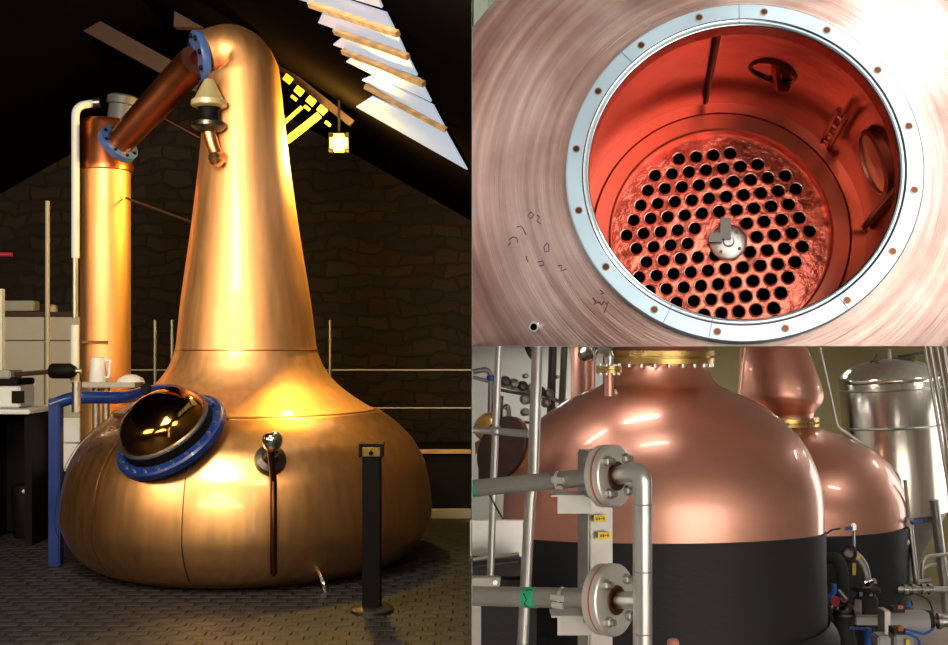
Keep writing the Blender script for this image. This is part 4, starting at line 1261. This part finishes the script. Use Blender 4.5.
# wall manifold at left rear
yw = 7.6
mfd = thing('pipe_manifold', 'rear steel manifold rail with stacked fittings before the pale wall', 'manifold', P(510, 390, yw))
G().tube([P(473, 377, yw), P(562, 402, yw)], S(1.8, yw), 12).done('rail', 'steel_satin', mfd)
G().tube([P(500, 390, yw + .1), P(557, 400, yw + .1)], S(1.6, yw), 12).done('rail', 'steel_dark', mfd)
for i, t in enumerate((0, .2, .4, .6, .8, 1)):
    c = P(505, 381, yw).lerp(P(549, 394, yw), t)
    G().lathe([(.0, -.03), (.035, -.03), (.038, .0), (.028, .03), (.0, .035)], frame(c, (.3, -1, .3)), 16).done('fitting', 'steel_satin' if i % 2 else 'steel_dark', mfd)
G().tube(bend([P(473, 372, yw), P(486, 369, yw), P(491, 374, yw), P(490, 416, yw)], .08), S(2.6, yw), 14).done('downpipe', 'steel_satin', mfd)
G().lathe([(.0, 0), (S(4, yw), 0), (S(4.4, yw), .035), (S(2.8, yw), .04)], Matrix.Translation(P(491, 381, yw)), 18).done('blue_collar', 'blue_cap', mfd)
G().tube(bend([P(500, 420, yw), P(501, 396, yw)], .05), S(2.6, yw), 14).done('downpipe', 'steel_dark', mfd)
G().tube(bend([P(504, 409, yw), P(507, 405, yw), P(509, 411, yw), P(508, 424, yw)], .04), S(2.3, yw), 12).done('hook_pipe', 'steel_satin', mfd)
for a, b, r in ((525.5, 376, 2.5), (557, 377, 2.0), (526, 399, 5.5), (546, 403, 4.5), (525, 412, 4)):
    G().lathe([(.0, -.03), (S(r, yw), -.03), (S(r, yw), .02), (S(r * .6, yw), .03), (.0, .03)], frame(P(a, b, yw - .08), (.2, -1, .1)), 18).done('gauge', 'steel_satin', mfd)
G().tube([P(493, 418, yw), P(540, 424, yw)], S(1.2, yw), 8).done('rail', 'steel_dark', mfd)
ysd = 8.8
single(G().tube([P(553, 343, ysd), P(551, 404, ysd), P(551, 560, ysd)], S(4.2, ysd), 16).cutz(), 'duct_pipe', 'steel_dark', 'dark upright steel duct between leaning pipe and copper column', 'pipe', loc=P(551, 404, ysd))
single(G().tube([P(564.5, 343, ysd), P(562, 400, ysd), P(562, 560, ysd)], S(3.4, ysd), 16).cutz(), 'steam_pipe', 'cream_paint', 'cream upright pipe immediately left of the copper column', 'pipe', loc=P(562, 400, ysd))
single(G().tube(bend([P(526, 343, 7.0), P(530, 354, 7.0), P(536, 360, 7.0)], .06), S(3, 7.0), 12).cutz(), 'vent_elbow', 'black_rubber', 'dark bent pipe end at top beside the leaning pipe', 'pipe', loc=P(530, 354, 7))

# brown oval man door standing at the dome's left side, brass pump behind
ydm = 6.5
md = thing('man_door', 'brown oval man door open against the left of the pink dome', 'hatch', P(500, 475, ydm))
mfr = frame(P(505, 448, ydm), (-.55, -.80, .10), (.62, 0, .8))
om = Matrix.Scale(1.4, 4, (1, 0, 0))
G().lathe([(.0, .0), (.11, .0), (.135, .01), (.145, .03), (.145, .05), (.12, .06), (.0, .06)], mfr @ om, 40).done('door_plate', 'wood_dark', md, angle=40)
G().lathe([(.130 + .014 * math.cos(t), -.004 + .012 * math.sin(t)) for t in [i * PI / 4 for i in range(8)]], mfr @ om, 40, loop=True).done('rim', 'copper_dark', md)
bp_ = thing('brass_pump', 'small brass pump with black base at far left behind the crossing pipes', 'pump', P(478, 470, 7.0))
G().lathe(spline([(.0, -.08), (.07, -.06), (.09, 0), (.07, .06), (.03, .10), (.0, .10)], 3), frame(P(488, 428, 7.0), (.3, -.5, 1)), 24).done('body', 'brass', bp_, angle=60)
G().lathe([(.05, -.05), (.075, -.04), (.075, .03), (.04, .05)], Matrix.Translation(P(487, 447, 7.0)), 20).done('pump_head', 'brass', bp_)
G().lathe([(.05, -.14), (.055, -.12), (.055, .06), (.04, .08)], Matrix.Translation(P(487, 468, 7.0)), 20).done('base', 'black_rubber', bp_)

# grey panel, black cable tray and bracket below
gp = single(G().box(P(498, 538, 5.6), (S(56, 5.6), .04, S(36, 5.6))), 'splash_panel', 'steel_pale', 'plain grey metal panel behind the uprights, below the upper pipe', 'panel', loc=P(498, 556, 5.6), bevel=.004)
ct = thing('cable_tray', 'black cable tray with shiny top edge under the grey panel', 'tray', P(495, 575, 5.4))
G().box(P(495, 566, 5.4), (S(52, 5.4), .10, S(17, 5.4))).done('tray', 'black_rubber', ct, bevel=.006)
G().tube([P(473, 560, 5.33), P(519, 554, 5.33)], .010, 8).done('edge_trim', 'steel_bright', ct)
G().tube([P(473, 567, 5.33), P(519, 562, 5.33)], .006, 8).done('cable', 'steel_dark', ct)
lb = thing('angle_bracket', 'grey angle bracket with leg below the black cable tray', 'bracket', P(480, 650, 4.3))
G().box(P(486, 581, 4.3), (S(28, 4.3), .05, S(9, 4.3))).done('plate', 'steel_satin', lb, bevel=.004)
G().box(P(476, 625, 4.3), (S(10, 4.3), .05, S(82, 4.3))).done('leg', 'steel_satin', lb, bevel=.004)
G().lathe([(.0, 0), (.010, 0), (.010, .012), (.0, .012)], frame(P(495, 582, 4.27), (0, -1, 0)), 8).done('bolt', 'steel_bright', lb)
single(G().tube(spline([tuple(P(488, 492, 3.73)), tuple(P(496, 507, 3.75)), tuple(P(503, 519, 3.78))], 4), .0035, 8), 'cable', 'black_rubber', 'thin black cable hanging behind the upper pipe', 'cable', loc=P(497, 508, 3.75))
single(G().box(P(505, 615, 6.2), (S(60, 6.2), .3, S(60, 6.2))), 'black_cabinet', 'jacket', 'large black cabinet low behind the lower pipe', 'cabinet', loc=P(505, 645, 6.2), bevel=.01)
# small pink cap at the bottom edge
single(G().lathe([(.0, .012), (.016, .010), (.022, .0), (.022, -.08)], Matrix.Translation(P(673, 642, 4.0)), 20), 'domed_plug', 'pink_skin_plastic', 'small pinkish cap at the bottom edge right of the riser', 'cap', loc=P(673, 650, 4.0))
